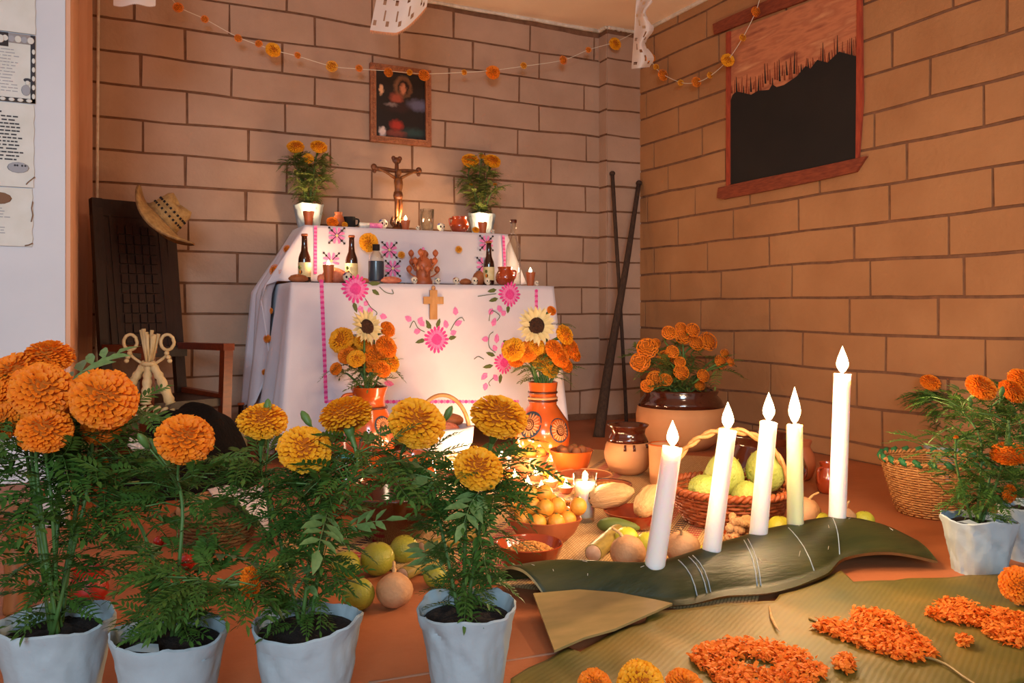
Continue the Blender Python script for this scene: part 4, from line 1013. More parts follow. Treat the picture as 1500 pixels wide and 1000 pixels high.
# flat sheath piece lying below
flap = [(781,896), (848,890), (905,893), (960,899), (985,902), (950,916), (900,936), (856,948), (812,966)]
t = thing('sheath_scrap', 'tan flat banana sheath scrap under the green sheath', 'plant stalk', (0,0,0))
fp2 = [fl(a, b, .006) for a, b in flap]
mb = MB().prism([(p.x, p.y) for p in fp2], lambda u, v, d: (u, v, d+.016+.02*sstep(1.10, 1.30, v)), .0, .004); mb.build('scrap_skin', m_barkin, t, ang=40)
# ================================================================ banana leaf
def leaf_mat():
    m = bpy.data.materials.new('veined_banana_leaf'); m.use_nodes = True; nt = m.node_tree; L = nt.links; b = nt.nodes['Principled BSDF']
    b.inputs['Roughness'].default_value = .58
    tc = nt.nodes.new('ShaderNodeTexCoord'); mp = nt.nodes.new('ShaderNodeMapping'); L.new(tc.outputs['Object'], mp.inputs[0]); mp.inputs['Rotation'].default_value = (0, 0, math.radians(62))
    wv = nt.nodes.new('ShaderNodeTexWave'); wv.inputs['Scale'].default_value = 34; wv.inputs['Distortion'].default_value = 1.6; wv.inputs['Detail'].default_value = 2; L.new(mp.outputs[0], wv.inputs[0])
    nn = nt.nodes.new('ShaderNodeTexNoise'); nn.inputs['Scale'].default_value = 5; nn.inputs['Detail'].default_value = 5; L.new(tc.outputs['Object'], nn.inputs[0])
    rp = nt.nodes.new('ShaderNodeValToRGB'); e = rp.color_ramp.elements; e[0].position = .3; e[0].color = lin('#4e4e18'); e[1].position = .7; e[1].color = lin('#866a22'); q = e.new(.5); q.color = lin('#6c5e1c')
    L.new(nn.outputs['Fac'], rp.inputs[0])
    mx = nt.nodes.new('ShaderNodeMix'); mx.data_type = 'RGBA'; mx.blend_type = 'MULTIPLY'; mx.inputs[0].default_value = .10
    L.new(rp.outputs[0], mx.inputs[6]); L.new(wv.outputs['Color'], mx.inputs[7]); L.new(mx.outputs[2], b.inputs['Base Color'])
    bp = nt.nodes.new('ShaderNodeBump'); bp.inputs['Strength'].default_value = .2; bp.inputs['Distance'].default_value = .001; L.new(wv.outputs['Fac'], bp.inputs['Height']); L.new(bp.outputs[0], b.inputs['Normal'])
    return m
M_BLEAF = leaf_mat()
top_px = [(748,1003),(775,985),(812,968),(832,957),(850,962),(872,950),(905,934),(945,922),(950,905),(985,903),(1060,893),(1135,890),(1142,878),(1190,862),(1232,842),(1250,858),(1310,856),(1390,851),(1500,846),(1580,842)]
tops = [fl(*p) for p in top_px]
bots = []
for i, p in enumerate(tops):
    q = i/(len(tops)-1); bots.append(fl(*[(748+q*812), 1120-125*q**1.6]))
bl = thing('banana_leaf', 'wide olive banana leaf spread on floor under marigold petals', 'leaf', (0,0,0))
def leafz(x, y, v):
    z = .006+.007*max(0, nz(x*7, y*7, 2))+.006*max(0, nz(x*16, y*5, 4))
    return z+.005*math.exp(-((v-.02)/.09)**2)*max(0, .6+nz(x*9, 1.5, .3))
def blf(u, v):
    k = u*(len(tops)-1); i = min(int(k), len(tops)-2); q = k-i
    p = tops[i].lerp(tops[i+1], q).lerp(bots[i].lerp(bots[i+1], q), v)
    return (p.x, p.y, leafz(p.x, p.y, v))
bm_ = MB().grid(blf, 76, 30).build('leaf_blade', M_BLEAF, bl); sm = bm_.modifiers.new('thickness', 'SOLIDIFY'); sm.thickness = .0012; sm.offset = -1
def leaf_top(px, py):
    p = fl(px, py, .012); return p
mid = [leaf_top(*p) for p in ((1185,905),(1260,935),(1370,966),(1410,990),(1440,1010))]
MB().tube([Vector((p.x, p.y, .012)) for p in smooth_path(mid, 4)], .0022, 6).build('midrib', m_barkin, bl)
cr = [leaf_top(*p) for p in ((1127,890),(1130,905),(1136,918),(1142,926))]
MB().tube([Vector((p.x, p.y, .014)) for p in cr], [.001,.0026,.0026,.0008], 6).build('leaf_crease', m_tamal, bl)
# ---------------------------------------------------------------- petal shapes on the leaf
def inside(x, y, poly):
    c = False; n = len(poly)
    for i in range(n):
        x1, y1 = poly[i]; x2, y2 = poly[i-1]
        if (y1 > y) != (y2 > y) and x < (x2-x1)*(y-y1)/(y2-y1)+x1: c = not c
    return c
def petals(label, polys, n, seed, hole=None, hmax=.012, z0=.013):
    rnd = random.Random(seed); P = [[tuple(fl(a, b, .014).xy) for a, b in pl] for pl in polys]; H = [tuple(fl(a, b, .014).xy) for a, b in hole] if hole else None
    xs = [p[0] for pl in P for p in pl]; ys = [p[1] for pl in P for p in pl]; mb = MB(); k = 0
    cx, cy_ = sum(xs)/len(xs), sum(ys)/len(ys)
    while k < n:
        x, y = rnd.uniform(min(xs), max(xs)), rnd.uniform(min(ys), max(ys))
        if not any(inside(x, y, pl) for pl in P) or (H and inside(x, y, H)): continue
        k += 1; z = leafz(x, y, .5)+.003+hmax*rnd.random()**1.2
        L, W = rnd.uniform(.007, .013), rnd.uniform(.0018, .0034); c = rnd.uniform(.1, .6)
        M = T(x-cx, y-cy_, z-z0) @ rzm(rnd.uniform(0, 2*PI)) @ ry(rnd.uniform(-.9, .3)) @ rx(rnd.uniform(-.8, .8))
        mb.add([(-L/2,-W*.5,0),(-L/2,W*.5,0),(0,W,c*W),(0,-W,c*W),(L/2,-W*.8,-c*W),(L/2,W*.8,-c*W)], [(0,3,2,1),(3,4,5,2)], 0, M)
    mb.build('marigold_petals', m_petal, loc=(cx, cy_, z0), label=label, cat='petals', kind='stuff', smooth=False)
petals('ring of loose orange petals on banana leaf with open centre', [[(1008,958),(1030,945),(1075,936),(1125,942),(1165,955),(1200,972),(1214,988),(1195,1004),(1150,1025),(1090,1030),(1060,1015),(1040,985),(1020,972)]], 2100, 1, [(1072,966),(1095,962),(1120,966),(1142,976),(1128,985),(1105,980),(1085,976)])
petals('arrow shaped heap of loose orange petals on banana leaf', [[(1186,917),(1205,909),(1235,910),(1262,918),(1246,903),(1250,894),(1275,895),(1305,902),(1335,922),(1362,944),(1378,960),(1340,966),(1312,962),(1275,950),(1235,934),(1210,926)]], 2000, 2)
petals('long curved heap of loose orange petals near the paper pots', [[(1355,896),(1380,880),(1410,878),(1437,889),(1432,897),(1455,893),(1480,896),(1510,904),(1520,935),(1492,946),(1462,938),(1440,924),(1442,914),(1400,912),(1370,905)]], 1700, 3)
petals('small pinch of petals beside the petal ring', [[(1221,969),(1235,962),(1252,968),(1253,978),(1240,984),(1224,979)]], 190, 4, hmax=.012)
petals('small pinch of petals beside the long curved petal heap', [[(1399,934),(1412,928),(1425,936),(1422,944),(1408,945)]], 130, 5, hmax=.010)
def floor_flower(px, py, r, label, kind='o', ax=(0,-.55,.8), seed=0, z0=.017, group=None, lo=False):
    p, R = ball(px, py, r, z0); return loose_flower((p.x, p.y, z0), R, label, kind, ax, group, seed, lo)
floor_flower(872, 997, 26, 'deep orange marigold head on the leaf, smallest of three together', 'o', seed=1)
floor_flower(939, 994, 36, 'large golden marigold head on leaf between two smaller ones', 'g', (-.1,-.7,.6), 2)
floor_flower(1003, 999, 29, 'orange marigold head on leaf beside the petal ring', 'o', seed=4)
floor_flower(1494, 850, 28, 'orange marigold head on the leaf below the paper pots', 'o', (-.5,-.6,.5), 5)
# ================================================================ fruit
def fruit(label, px, py, r, m, sq=.96, group=None, name='orange_fruit', cat='fruit', z0=0.0, stalk=True, seed=0, tilt=(0,0)):
    p, R = ball(px, py, r, z0); t = thing(name, label, cat, (p.x, p.y, z0), group=group)
    MB().ell((0,0,R*sq), (R, R, R*sq), 22, 14, fn=lambda d: 1+.02*nz(d[0]*2+seed, d[1]*2, d[2]*2)-.05*max(0, d[2]-.9)*5).build('peel', m, t)
    if stalk: MB().lathe([(R*.09, 0), (R*.07, R*.05), (.001, R*.06)], 6, M=T(0,0,R*sq) @ rx(tilt[0]) @ T(0,0,R*sq*.93)).build('stem_end', m_brownp, t)
    return t
fruit('green orange beside the jicama, front one of its pile', 525, 869, 24, m_orangef, tilt=(.5,0))
fruit('green orange at the outer side of the pile, under the leaves', 506, 827, 22, m_orangef, seed=2)
fruit('large green orange in middle of the pile', 553, 817, 25, m_orangef, seed=3)
fruit('green orange beside the split sugarcane, below the cazuela', 592, 803, 21, m_orangef, seed=4)
fruit('green orange half hidden behind the marigold pot leaves', 638, 842, 18, m_orangef, seed=5)
fruit('small yellow guava on bare floor under marigold leaves', 411, 836, 15, m_guava, 1.1, name='guava')
def jicama(label, px, py, r, seed=0, z0=0.0, root=True):
    p, R = ball(px, py, r, z0); t = thing('jicama', label, 'jicama', (p.x, p.y, z0))
    MB().ell((0,0,R*.92), (R, R, R*.92), 22, 14, fn=lambda d: 1+.05*nz(d[0]*2.2+seed, d[1]*2.2, d[2]*2.2)).build('bulb', m_jicama, t)
    if root:
        a = seed*1.3; MB().tube(smooth_path([(R*.3*math.cos(a), R*.3*math.sin(a), R*1.72), (R*.5*math.cos(a), R*.5*math.sin(a), R*2.0), (R*.9*math.cos(a), R*.9*math.sin(a), R*2.25)], 4), [.004]*4+[.003]*4+[.001], 6).build('root', m_tamal, t)
    return t
jicama('round tan jicama among the green oranges', 578, 862, 27, 1)
def cane(label, pa, pb, r, z0=ZM):
    a, b = fl(*pa, z0+.0), fl(*pb, z0); d = b-a; L = d.length; R = r*mpx(a)
    t = thing('sugarcane', label, 'sugarcane', a, rot=frame_to(d)); t.location.z = z0+R*1.08
    n = 14; prof = [(R*(1.0+(.07 if k % 5 == 2 else 0)), L*k/n) for k in range(n+1)]
    MB().lathe(prof, 14).build('stalk', m_cane, t, ang=60); MB().lathe([(R*.9, -.001), (R*.92, .001), (.001, .0012)][::-1] if False else [(.001,-.0015),(R*.9,-.0012),(R*.92,.001)], 14).build('cut_end', m_canecut, t)
    MB().lathe([(R*.92, L-.001), (R*.9, L+.0012), (.001, L+.0015)], 14).build('cut_end', m_canecut, t)
    return t
cane('short sugarcane piece with a cut end beside the single jicama', (869,824), (905,792), 13)
cane('pale split sugarcane lying behind the oranges', (590,852), (640,828), 10, .0)
cane('long sugarcane leaning past the oranges under the cazuela', (618,812), (700,790), 9)
jicama('tan jicama at the foot of the short leaning candle', 920, 806, 26, 2, ZM)
fruit('yellow green lime behind the jicama at the leaning candle', 918, 788, 18, m_lime, z0=ZM, name='lime')
fruit('yellow green lime touching the leaning candle', 948, 795, 17, m_lime, z0=ZM, name='lime', seed=3)
jicama('tan jicama with long curly root between two candles', 1000, 800, 26, 3, ZM)
fruit('yellow green lime between the leaning candles below jicama', 1026, 812, 15, m_lime, z0=ZM, name='lime', seed=5)
fruit('yellow lime between basket and pale green candle', 1142, 772, 18, m_lime, z0=ZM, name='lime', seed=7)
jicama('tan jicama behind the pale green candle with curly root', 1178, 748, 24, 4, ZM)
fruit('yellow lime half hidden behind the sheath, near tallest candle', 1203, 764, 15, m_lime, z0=0, name='lime', seed=8)
jicama('tan jicama with upright root behind the tallest candle', 1236, 758, 18, 5, 0)
fruit('yellow green lime on bare floor past the tallest candle', 1266, 762, 15, m_lime, z0=0, name='lime', seed=9)
p = fl(900, 783, ZM); t = thing('green_banana', 'green vegetable piece behind the limes, below tamale dish', 'vegetable', p)
MB().tube(smooth_path([(-.03,.03,.02),(0,0,.024),(.05,-.035,.018)], 4), [.004,.012,.016,.018,.018,.017,.014,.010,.003], 10).build('rind', m_leafd, t)
# ================================================================ bowls, pots
def bowl(label, px, py, rpx, hpx, m, z0=ZM, name='clay_bowl', wavy=0.0, inner=None, cat='bowl', rim=None):
    p = fl(px, py, z0); k = mpx(p); R, H = rpx*k, hpx*k; t = thing(name, label, cat, p)
    jit = (lambda a, r, z, j: (r*(1+wavy*math.cos(6*a)*z/H), z+wavy*H*.25*math.cos(6*a)*(z/H))) if wavy else None
    MB().lathe([(R*.55,0),(R*.6,H*.04),(R*.82,H*.42),(R*.96,H*.85),(R*1.0,H*.98),(R*.97,H),(R*.92,H*.94),(R*.78,H*.5),(R*.5,H*.16),(.001,H*.14)], 32, jit=jit).build('body', m, t, ang=60)
    if rim: MB().tube([(R*.985*math.cos(a*PI/16), R*.985*math.sin(a*PI/16), H*.98) for a in range(32)], R*.035, 6, closed=True).build('rim', rim, t)
    return t, R, H
def ring_balls(base, R, H, spots, r, m, name, label, cat, group, zf):
    for k, (a, b) in enumerate(spots):
        t = thing(name, label, cat, (base.x+a*R, base.y+b*R, base.z+H*zf), group=group)
        MB().ell((0,0,r), (r, r, r*1.05), 14, 9, fn=lambda d: 1+.03*nz(d[0]*2+k, d[1]*2, d[2]*2)).build('skin', m, t)
        MB().lathe([(r*.2, r*1.97), (r*.13, r*2.1), (.001, r*2.08)], 8).build('blossom_end', m_leafd, t)
# wavy tejocote bowl, rice bowl
t, R, H = bowl('wavy rimmed clay bowl heaped with tejocotes', 798, 790, 56, 36, m_clay, wavy=.06); ring_balls(t.location, R, H, tuple((.62*math.cos(i*PI/4), .62*math.sin(i*PI/4)) for i in range(8))+((.05,0),), .0205, m_tejo, 'tejocote', 'small orange tejocote heaped in the wavy clay bowl', 'fruit', 'tejocotes in the wavy bowl', .55)
ring_balls(t.location, R, H, tuple((.34*math.cos(i*PI*.4+.5), .34*math.sin(i*PI*.4+.5)) for i in range(5))+((.72,-.5),(-.62,.62)), .0205, m_tejo, 'tejocote', 'small orange tejocote heaped in the wavy clay bowl', 'fruit', 'tejocotes in the wavy bowl', 1.05)
ring_balls(t.location, R, H, ((.02,.05),(-.32,.2)), .02, m_tejo, 'tejocote', 'small orange tejocote heaped in the wavy clay bowl', 'fruit', 'tejocotes in the wavy bowl', 1.52)
t, R, H = bowl('glossy red clay bowl holding orange rice', 776, 839, 49, 45, m_clayg)
def heap(name, label, cat, base, R, H, m, hgt, seed, lump=0.0):
    o = MB().grid(lambda u, v: (R*(1-v)*math.cos(2*PI*u), R*(1-v)*math.sin(2*PI*u), hgt*math.sin(v*PI/2)+lump*nz(math.cos(2*PI*u)*(1-v)*4, math.sin(2*PI*u)*(1-v)*4, seed)*(1 if v > .05 else 0)), 28, 12, cu=True)
    rnd = random.Random(seed)
    for k in range(130):
        a = rnd.uniform(0, 2*PI); q = R*math.sqrt(rnd.random())*.95; v = 1-q/R
        o.ell((q*math.cos(a), q*math.sin(a), hgt*math.sin(v*PI/2)+.002), (.0055, .0035, .0035), 6, 4)
    return o.build(name, m, loc=(base.x, base.y, base.z+H), label=label, cat=cat, kind='stuff')
heap('rice_heap', 'orange rice heaped inside the glossy red bowl', 'rice', t.location, R*.80, H*.62, m_rice, H*.32, 2, .004)
# guava bowl and nut bowl by the vase
t, R, H = bowl('small clay bowl of yellow guavas before the painted vase', 772, 694, 33, 30, m_clay); ring_balls(t.location, R, H, ((-.55,-.35),(-.1,-.5),(.5,-.3),(.3,.35),(-.35,.3)), .021, m_guava, 'guava', 'yellow guava in the small clay bowl', 'fruit', 'guavas in the small clay bowl', .72)
t, R, H = bowl('wide orange clay bowl of brown nuts beside vase', 837, 694, 32, 36, m_clayo); ring_balls(t.location, R, H, ((-.5,-.2),(0,-.45),(.45,-.15),(.35,.35),(-.3,.4),(.05,.05)), .017, m_bread, 'walnut', 'brown nut in the wide orange clay bowl', 'nut', 'nuts in the wide clay bowl', .74)
# plates of food
t, R, H = bowl('shallow brown clay plate behind the glass candle', 857, 706, 40, 12, m_clay, rim=m_clayp)
t, R, H = bowl('shallow dark rimmed clay plate with yellow food', 890, 722, 36, 14, m_clay, rim=m_clayd); heap('food_heap', 'yellow food spread on the dark rimmed plate', 'food', t.location, R*.8, H*.55, m_rice, .012, 5, .006)
t, R, H = bowl('oblong brown clay dish under two corn husk tamales', 930, 771, 46, 24, m_clayg)
for i, (dx, dy, dz, az, lab, L) in enumerate(((-.036, .04, .072, -.64, 'pale corn husk tamale with dark end in clay dish', .12), (.02, -.036, .072, .6, 'pale corn husk tamale rising beside the leaning candle', .13))):
    tt = thing('tamale', lab, 'tamale', (t.location.x+dx, t.location.y+dy, t.location.z+dz*.62), rot=(0, -.25, az))
    MB().lathe([(.004,-L/2),(.02,-L*.44),(.03,-L*.2),(.031,L*.1),(.024,L*.32),(.012,L*.45),(.006,L*.5)], 18, jit=lambda a, r, z, j: (r*(1+.06*math.cos(a*7+z*30)), z), M=T(0,0,.03) @ ry(PI/2)).build('husk', m_tamal, tt)
    if i == 0: MB().lathe([(.012,-L*.47),(.019,-L*.445),(.021,-L*.43),(.012,-L*.425)], 12, M=T(0,0,.03) @ ry(PI/2)).build('folded_end', m_stick, tt)
# peanut dish
t, R, H = bowl('orange clay dish heaped with peanuts by leaning candle', 1086, 800, 27, 20, m_clayo)
rnd = random.Random(12)
for k in range(26):
    a = rnd.uniform(0, 2*PI); q = R*.72*math.sqrt(rnd.random()); zz = H*.55+.016*(k//9)
    tt = thing('peanut', 'shelled tan peanut heaped in the orange clay dish', 'peanut', (t.location.x+q*math.cos(a), t.location.y+q*math.sin(a), t.location.z+zz), group='peanuts in the clay dish', rot=(rnd.uniform(-.3,.3), rnd.uniform(-.3,.3), rnd.uniform(0, 3.1)))
    MB().lathe([(.001,-.019),(.008,-.015),(.0098,-.008),(.0075,0),(.0102,.008),(.008,.016),(.001,.02)], 10, M=T(0,0,.01) @ ry(PI/2)).build('shell', m_peanut, tt)
    MB().lathe([(.001,.0195),(.0022,.0205),(.001,.023)], 6, M=T(0,0,.01) @ ry(PI/2)).build('tip', m_tamal, tt)
# glass candle
p = fl(857, 763, ZM); k = mpx(p); t = thing('glass_candle', 'lit white candle in a clear glass tumbler on mat', 'candle', p); h = 70*k; r = 17.5*k
MB().lathe([(r*.74,0),(r*.78,.004),(r*.88,h*.5),(r,h),(r*.94,h),(r*.83,h*.5),(r*.72,.012),(.001,.011)], 26).build('tumbler', m_glass, t, ang=50)
MB().lathe([(.001,.0125),(r*.70,.013),(r*.81,h*.5),(r*.86,h*.80),(r*.3,h*.80),(.001,h*.79)], 22).build('wax', m_wax, t)
MB().tube([(0,0,h*.79),(0,0,h*.88)], .001, 5).build('wick', m_wick, t); flame(t, (0,0,h*.82), h*.24, r*.24, 2.0)
# ---------------------------------------------------------------- oil-lamp like tea candles
for i, (a, b) in enumerate(((754,669),(772,680),(782,685),(810,678),(823,684),(747,690),(768,694),(785,699),(754,703),(773,713),(793,721),(807,709),(829,718),(735,672),(727,690),(718,676),(700,668),(676,664),(690,690),(662,690))):
    p = fl(a, b+4, ZM); t = thing('tea_candle', 'small lit candle in shallow clay saucer among marigolds', 'candle', p, group='little clay saucer candles on the mat'); r, h = .024, .020
    MB().lathe([(r*.55,0),(r*.7,h*.3),(r,h*.96),(r*.97,h),(r*.88,h*.85)], 18).build('saucer', m_clay, t, ang=50)
    MB().lathe([(r*.88,h*.84),(r*.5,h*.88),(.001,h*.88)], 16).build('wax', m_wax, t); MB().tube([(0,0,h*.88),(0,0,h*.88+.006)], .0009, 5).build('wick', m_wick, t)
    flame(t, (0,0,h*.9), .026, .0066, 1.0)
for i, (a, b, r, kd) in enumerate(((803,690,11,'g'),(741,716,13,'o'),(757,722,12,'o'),(806,738,12,'o'),(820,736,12,'g'),(836,740,12,'o'),(786,742,11,'o'),(742,697,9,'g'),(826,750,10,'o'),(770,736,10,'o'),(822,702,8,'g'),(757,686,7,'g'))):
    floor_flower(a, b, r, 'orange marigold head lying among the little saucer candles', kd, (random.uniform(-.3,.3), -.4, .85), i, ZM, 'marigold heads among the saucer candles', True)
# ---------------------------------------------------------------- ollas, cups, jar
p = fl(920, 693, ZM); k = mpx(p); R = 35*k; H = 72*k; t = thing('clay_olla', 'round peach clay olla with dark glazed dripping neck', 'pot', p)
MB().lathe([(R*.5,0),(R*.8,H*.1),(R*.97,H*.3),(R,H*.42),(R*.93,H*.58),(R*.85,H*.66)], 30).build('body', m_clayp, t)
MB().lathe([(R*.86,H*.655),(R*.78,H*.74),(R*.70,H*.82),(R*.74,H*.92),(R*.86,H*.98),(R*.86,H),(R*.78,H*.98),(R*.62,H*.84),(R*.6,H*.7)], 30).build('glazed_neck', m_clayd, t)
for a in (-2.3, -1.9, -1.2, -.6): MB().tube([(R*.90*math.cos(a), R*.90*math.sin(a), H*.64), (R*.965*math.cos(a), R*.965*math.sin(a), H*(.57-.05*(a < -1.8)))], [.004,.005], 6).build('glaze_drip', m_clayd, t)
p = fl(972, 708, ZM); k = mpx(p); t = thing('clay_tumbler', 'plain peach clay tumbler between olla and leaning candle', 'cup', p)
MB().lathe([(19*k,0),(20*k,3*k),(22*k,58*k),(20*k,58*k),(17*k,6*k),(.001,5*k)], 24).build('body', m_clayp, t, ang=50); MB().tube([(21*k*math.cos(a*PI/12),21*k*math.sin(a*PI/12),58*k) for a in range(24)], .003, 6, closed=True).build('rim', m_clayo, t)
p = fl(997, 655); k = mpx(p); R = 65*k; H = 86*k; t = thing('flower_jar', 'large peach clay jar with dark glazed shoulder full of marigolds', 'vase', p)
MB().lathe([(R*.6,0),(R*.85,H*.15),(R*.99,H*.4),(R,H*.55),(R*.96,H*.72)], 32).build('body', m_clayp, t)
MB().lathe([(R*.965,H*.715),(R*.9,H*.82),(R*.8,H*.9),(R*.84,H*.97),(R*.82,H),(R*.74,H*.97),(R*.72,H*.8)], 32).build('glazed_shoulder', m_clayd, t)
hs = []
for (a, b, r) in ((948,510,16),(938,530,15),(960,503,8),(980,487,11),(1000,492,13),(1015,483,11),(998,480,9),(1020,502,12),(1037,500,15),(975,524,12),(985,515,10),(998,545,12),(996,530,9),(960,555,13),(975,556,10),(948,565,10),(1030,550,10),(1025,563,9),(1056,530,11),(1070,530,7),(1062,518,8)):
    q = zp(a, b, depth(p)-.12+.2*((a*7+b*3) % 10)/10); hs.append((q-p, r*depth(q)/FPX, (.01*(a-1000), -.6, .5)))
leafy_stems(t, (0,0,H*.86), hs, 130, .05, 51, 'o', (.1,.95), m_leafd, (.07,.12), joined=True, lo=True, stem_r=.003)
# ================================================================ painted vases with bouquets
def surf_patch(mb, prof, ang, z0, pts, mi, lift=.0012):
    def rad(z):
        for (r0, a), (r1, b) in zip(prof, prof[1:]):
            if min(a, b) <= z <= max(a, b) and abs(b-a) > 1e-6: return r0+(r1-r0)*(z-a)/(b-a)
        return prof[0][0]
    n = len(pts); P = [(sum(p[0] for p in pts)/n, sum(p[1] for p in pts)/n)]+list(pts); vs = []
    for (u, v) in P:
        z = z0+v; r = rad(z)+lift; a = ang+u/max(r, .01); vs.append((r*math.cos(a), r*math.sin(a), z))
    mb.add(vs, [(0, 1+i, 1+(i+1) % n) for i in range(n)], mi)
def spiral_sun(t, prof, ang, z, r):
    mb = MB()
    for k in range(18):
        a = 2*PI*k/18; ca, sa = math.cos(a), math.sin(a)
        surf_patch(mb, prof, ang, z, [(r*(ca*q-sa*w), r*(sa*q+ca*w)) for q, w in ((.5,-.07),(.85,-.09),(1.0,0),(.85,.09),(.5,.07))], 0, .0016)
    surf_patch(mb, prof, ang, z, [(r*1.15*math.cos(i*PI/12), r*1.15*math.sin(i*PI/12)) for i in range(24)], 1, .0009)
    surf_patch(mb, prof, ang, z, [(r*.5*math.cos(i*PI/8), r*.5*math.sin(i*PI/8)) for i in range(16)], 2, .002)
    for i in range(40):
        q = i/40; a = q*5*PI; rr = r*(.04+.4*q); x, y = rr*math.cos(a), rr*math.sin(a); s = r*.045
        surf_patch(mb, prof, ang, z, [(x-s,y-s),(x+s,y-s),(x+s,y+s),(x-s,y+s)], 0, .003)
    mb.build('painted_sun', [m_clayp, m_blue, m_brownp], t)
def sunflower(t, p, r, ax):
    M = T(*p) @ frame_to(ax); mb = MB(); rnd = random.Random(3)
    for ring in range(2):
        for k in range(17):
            a = 2*PI*(k+.5*ring)/17+rnd.uniform(-.08,.08); L = r*rnd.uniform(.92, 1.08); w = r*.13; h0 = .012*ring
            Mk = M @ rzm(a) @ ry(-.12-.15*ring+rnd.uniform(-.1,.1))
            mb.add([(r*.36,-w*.5,0),(r*.36,w*.5,0),(r*.68,-w,.003),(r*.68,0,-.002),(r*.68,w,.003),(L,0,-.004)], [(0,2,3),(0,3,1),(1,3,4),(2,5,3),(3,5,4)], 0, Mk)
    f = mb.build('sunflower', m_cream, t)
    MB().lathe([(r*.42,-.006),(r*.45,.004),(r*.38,.012),(r*.2,.008),(.001,.007)], 22, M=M).build('seed_disc', m_seed, f)
m_cream = mat('cream_sunflower_petal', '#ead9a4', .6, '#dcc588', 30, transl=.2); m_seed = mat('sunflower_seed_brown', '#4a2810', .85, '#2c160a', 140, .5, bump=.9, bscale=200)
def bouquet_vase(label, px, py, prof_px, heads, sun, seed, handle=None, suns=(), bands=()):
    p = fl(px, py, ZM if px > 700 else 0); k = mpx(p); t = thing('painted_vase', label, 'vase', p); prof = [(r*k, z*k) for r, z in prof_px]
    top = prof[-1]; inner = [(top[0]*.93, top[1]), (top[0]*.85, top[1]*.9), (prof[-3][0]*.85, prof[-3][1])]
    MB().lathe(prof+inner, 34).build('body', m_clayo, t, ang=60)
    if handle: MB().tube(smooth_path([(a*k, 0, b*k) for a, b in handle], 5), 2.6*k, 8).build('handle', m_clayo, t)
    for (z, r, mtl) in bands: MB().tube([(r*k*math.cos(i*PI/16), r*k*math.sin(i*PI/16), z*k) for i in range(32)], 1.8*k, 6, closed=True).build('painted_band', mtl, t)
    for (ang, z, r) in suns: spiral_sun(t, prof, ang, z*k, r*k)
    hs = [(zp(a, b, depth(p)-.05+.12*((a*3+b*7) % 10)/10)-p, r*k*.97, ((a-px)*.02, -.7, .5)) for a, b, r in heads]
    leafy_stems(t, (0,0,top[1]*.9), hs, 60, .05, seed, 'o', (.15,.8), m_leafd, (.06,.10), joined=True, stem_r=.003, kinds=['g' if i % 3 == 0 else 'o' for i in range(len(hs))])
    s = zp(sun[0], sun[1], depth(p)-.06)-p
    MB().tube(smooth_path([(0,0,top[1]*.9), Vector(s)*.6+Vector((0,.03,0)), Vector(s)+Vector((0,.02,-.01))], 4), .004, 6).build('sunflower_stem', m_stem, t)
    sunflower(t, s, sun[2]*k, sun[3]); return t
AV = math.atan2(-1, -.45)
bouquet_vase('orange glazed pitcher vase of marigolds and tilted sunflower with handle', 541, 684, [(26,0),(30,5),(37,30),(37,52),(33,70),(25,86),(22,96),(23,106),(28,118)],
    [(500,498,20),(518,505,14),(492,540,10),(532,500,14),(548,520,18),(566,508,18),(572,530,16),(545,533,16),(568,482,13),(522,525,14),(560,540,14),(508,520,14)], (536,479,27,(.35,-.8,.3)), 61, [(-24,108),(-38,106),(-42,92),(-38,76),(-30,66)],
    [(AV+.75,64,12),(AV+.15,38,14)], [(88,25.5,m_brownp)])
bouquet_vase('orange glazed vase with painted spiral suns, marigolds and facing sunflower', 795, 676, [(24,0),(30,5),(40,28),(41,42),(37,60),(27,74),(20.5,84),(20,100),(22,117)],
    [(752,512,18),(772,515,17),(757,525,14),(795,527,19),(820,523,17),(835,510,17),(827,490,16),(843,520,11),(812,512,16),(785,508,14),(808,455,8),(830,535,12),(805,540,15)], (785,477,29,(-.1,-.95,.15)), 63, None,
    [(AV-.62,58,16),(AV+.62,50,15)], [(102,20.5,m_brownp),(94,20.5,m_clayp),(90,20.5,m_brownp)])
# ================================================================ baskets
def weave(R0, R1, H, rows, n, r, wob=.0025, z0=.004, sq=1.0, bulge=0.0):
    mb = MB()
    for i in range(rows):
        q = i/(rows-1); R = R0+(R1-R0)*q**.8+bulge*math.sin(q*PI); z = z0+H*q
        mb.tube([(sq*(R+wob*math.cos(n*a*2*PI/(n*4)+PI*(i % 2)))*math.cos(a*2*PI/(n*4)), (R+wob*math.cos(n*a*2*PI/(n*4)+PI*(i % 2)))*math.sin(a*2*PI/(n*4)), z) for a in range(n*4)], r, 5, closed=True)
    return mb
def stakes(R0, R1, H, n, r, sq=1.0, z0=.004, bulge=0.0):
    mb = MB()
    for k in range(n):
        a = 2*PI*(k+.5)/n; pts = []
        for j in range(5):
            q = j/4; R = R0+(R1-R0)*q**.8+bulge*math.sin(q*PI); pts.append((sq*R*math.cos(a), R*math.sin(a), z0+H*q))
        mb.tube(pts, r, 5)
    return mb
def braid(R, z, n, r, sq=1.0):
    mb = MB()
    for ph in (0, PI):
        mb.tube([(sq*(R+r*.9*math.cos(n*a*2*PI/(n*6)+ph))*math.cos(a*2*PI/(n*6)), (R+r*.9*math.cos(n*a*2*PI/(n*6)+ph))*math.sin(a*2*PI/(n*6)), z+r*.9*math.sin(n*a*2*PI/(n*6)+ph)) for a in range(n*6)], r, 5, closed=True)
    return mb
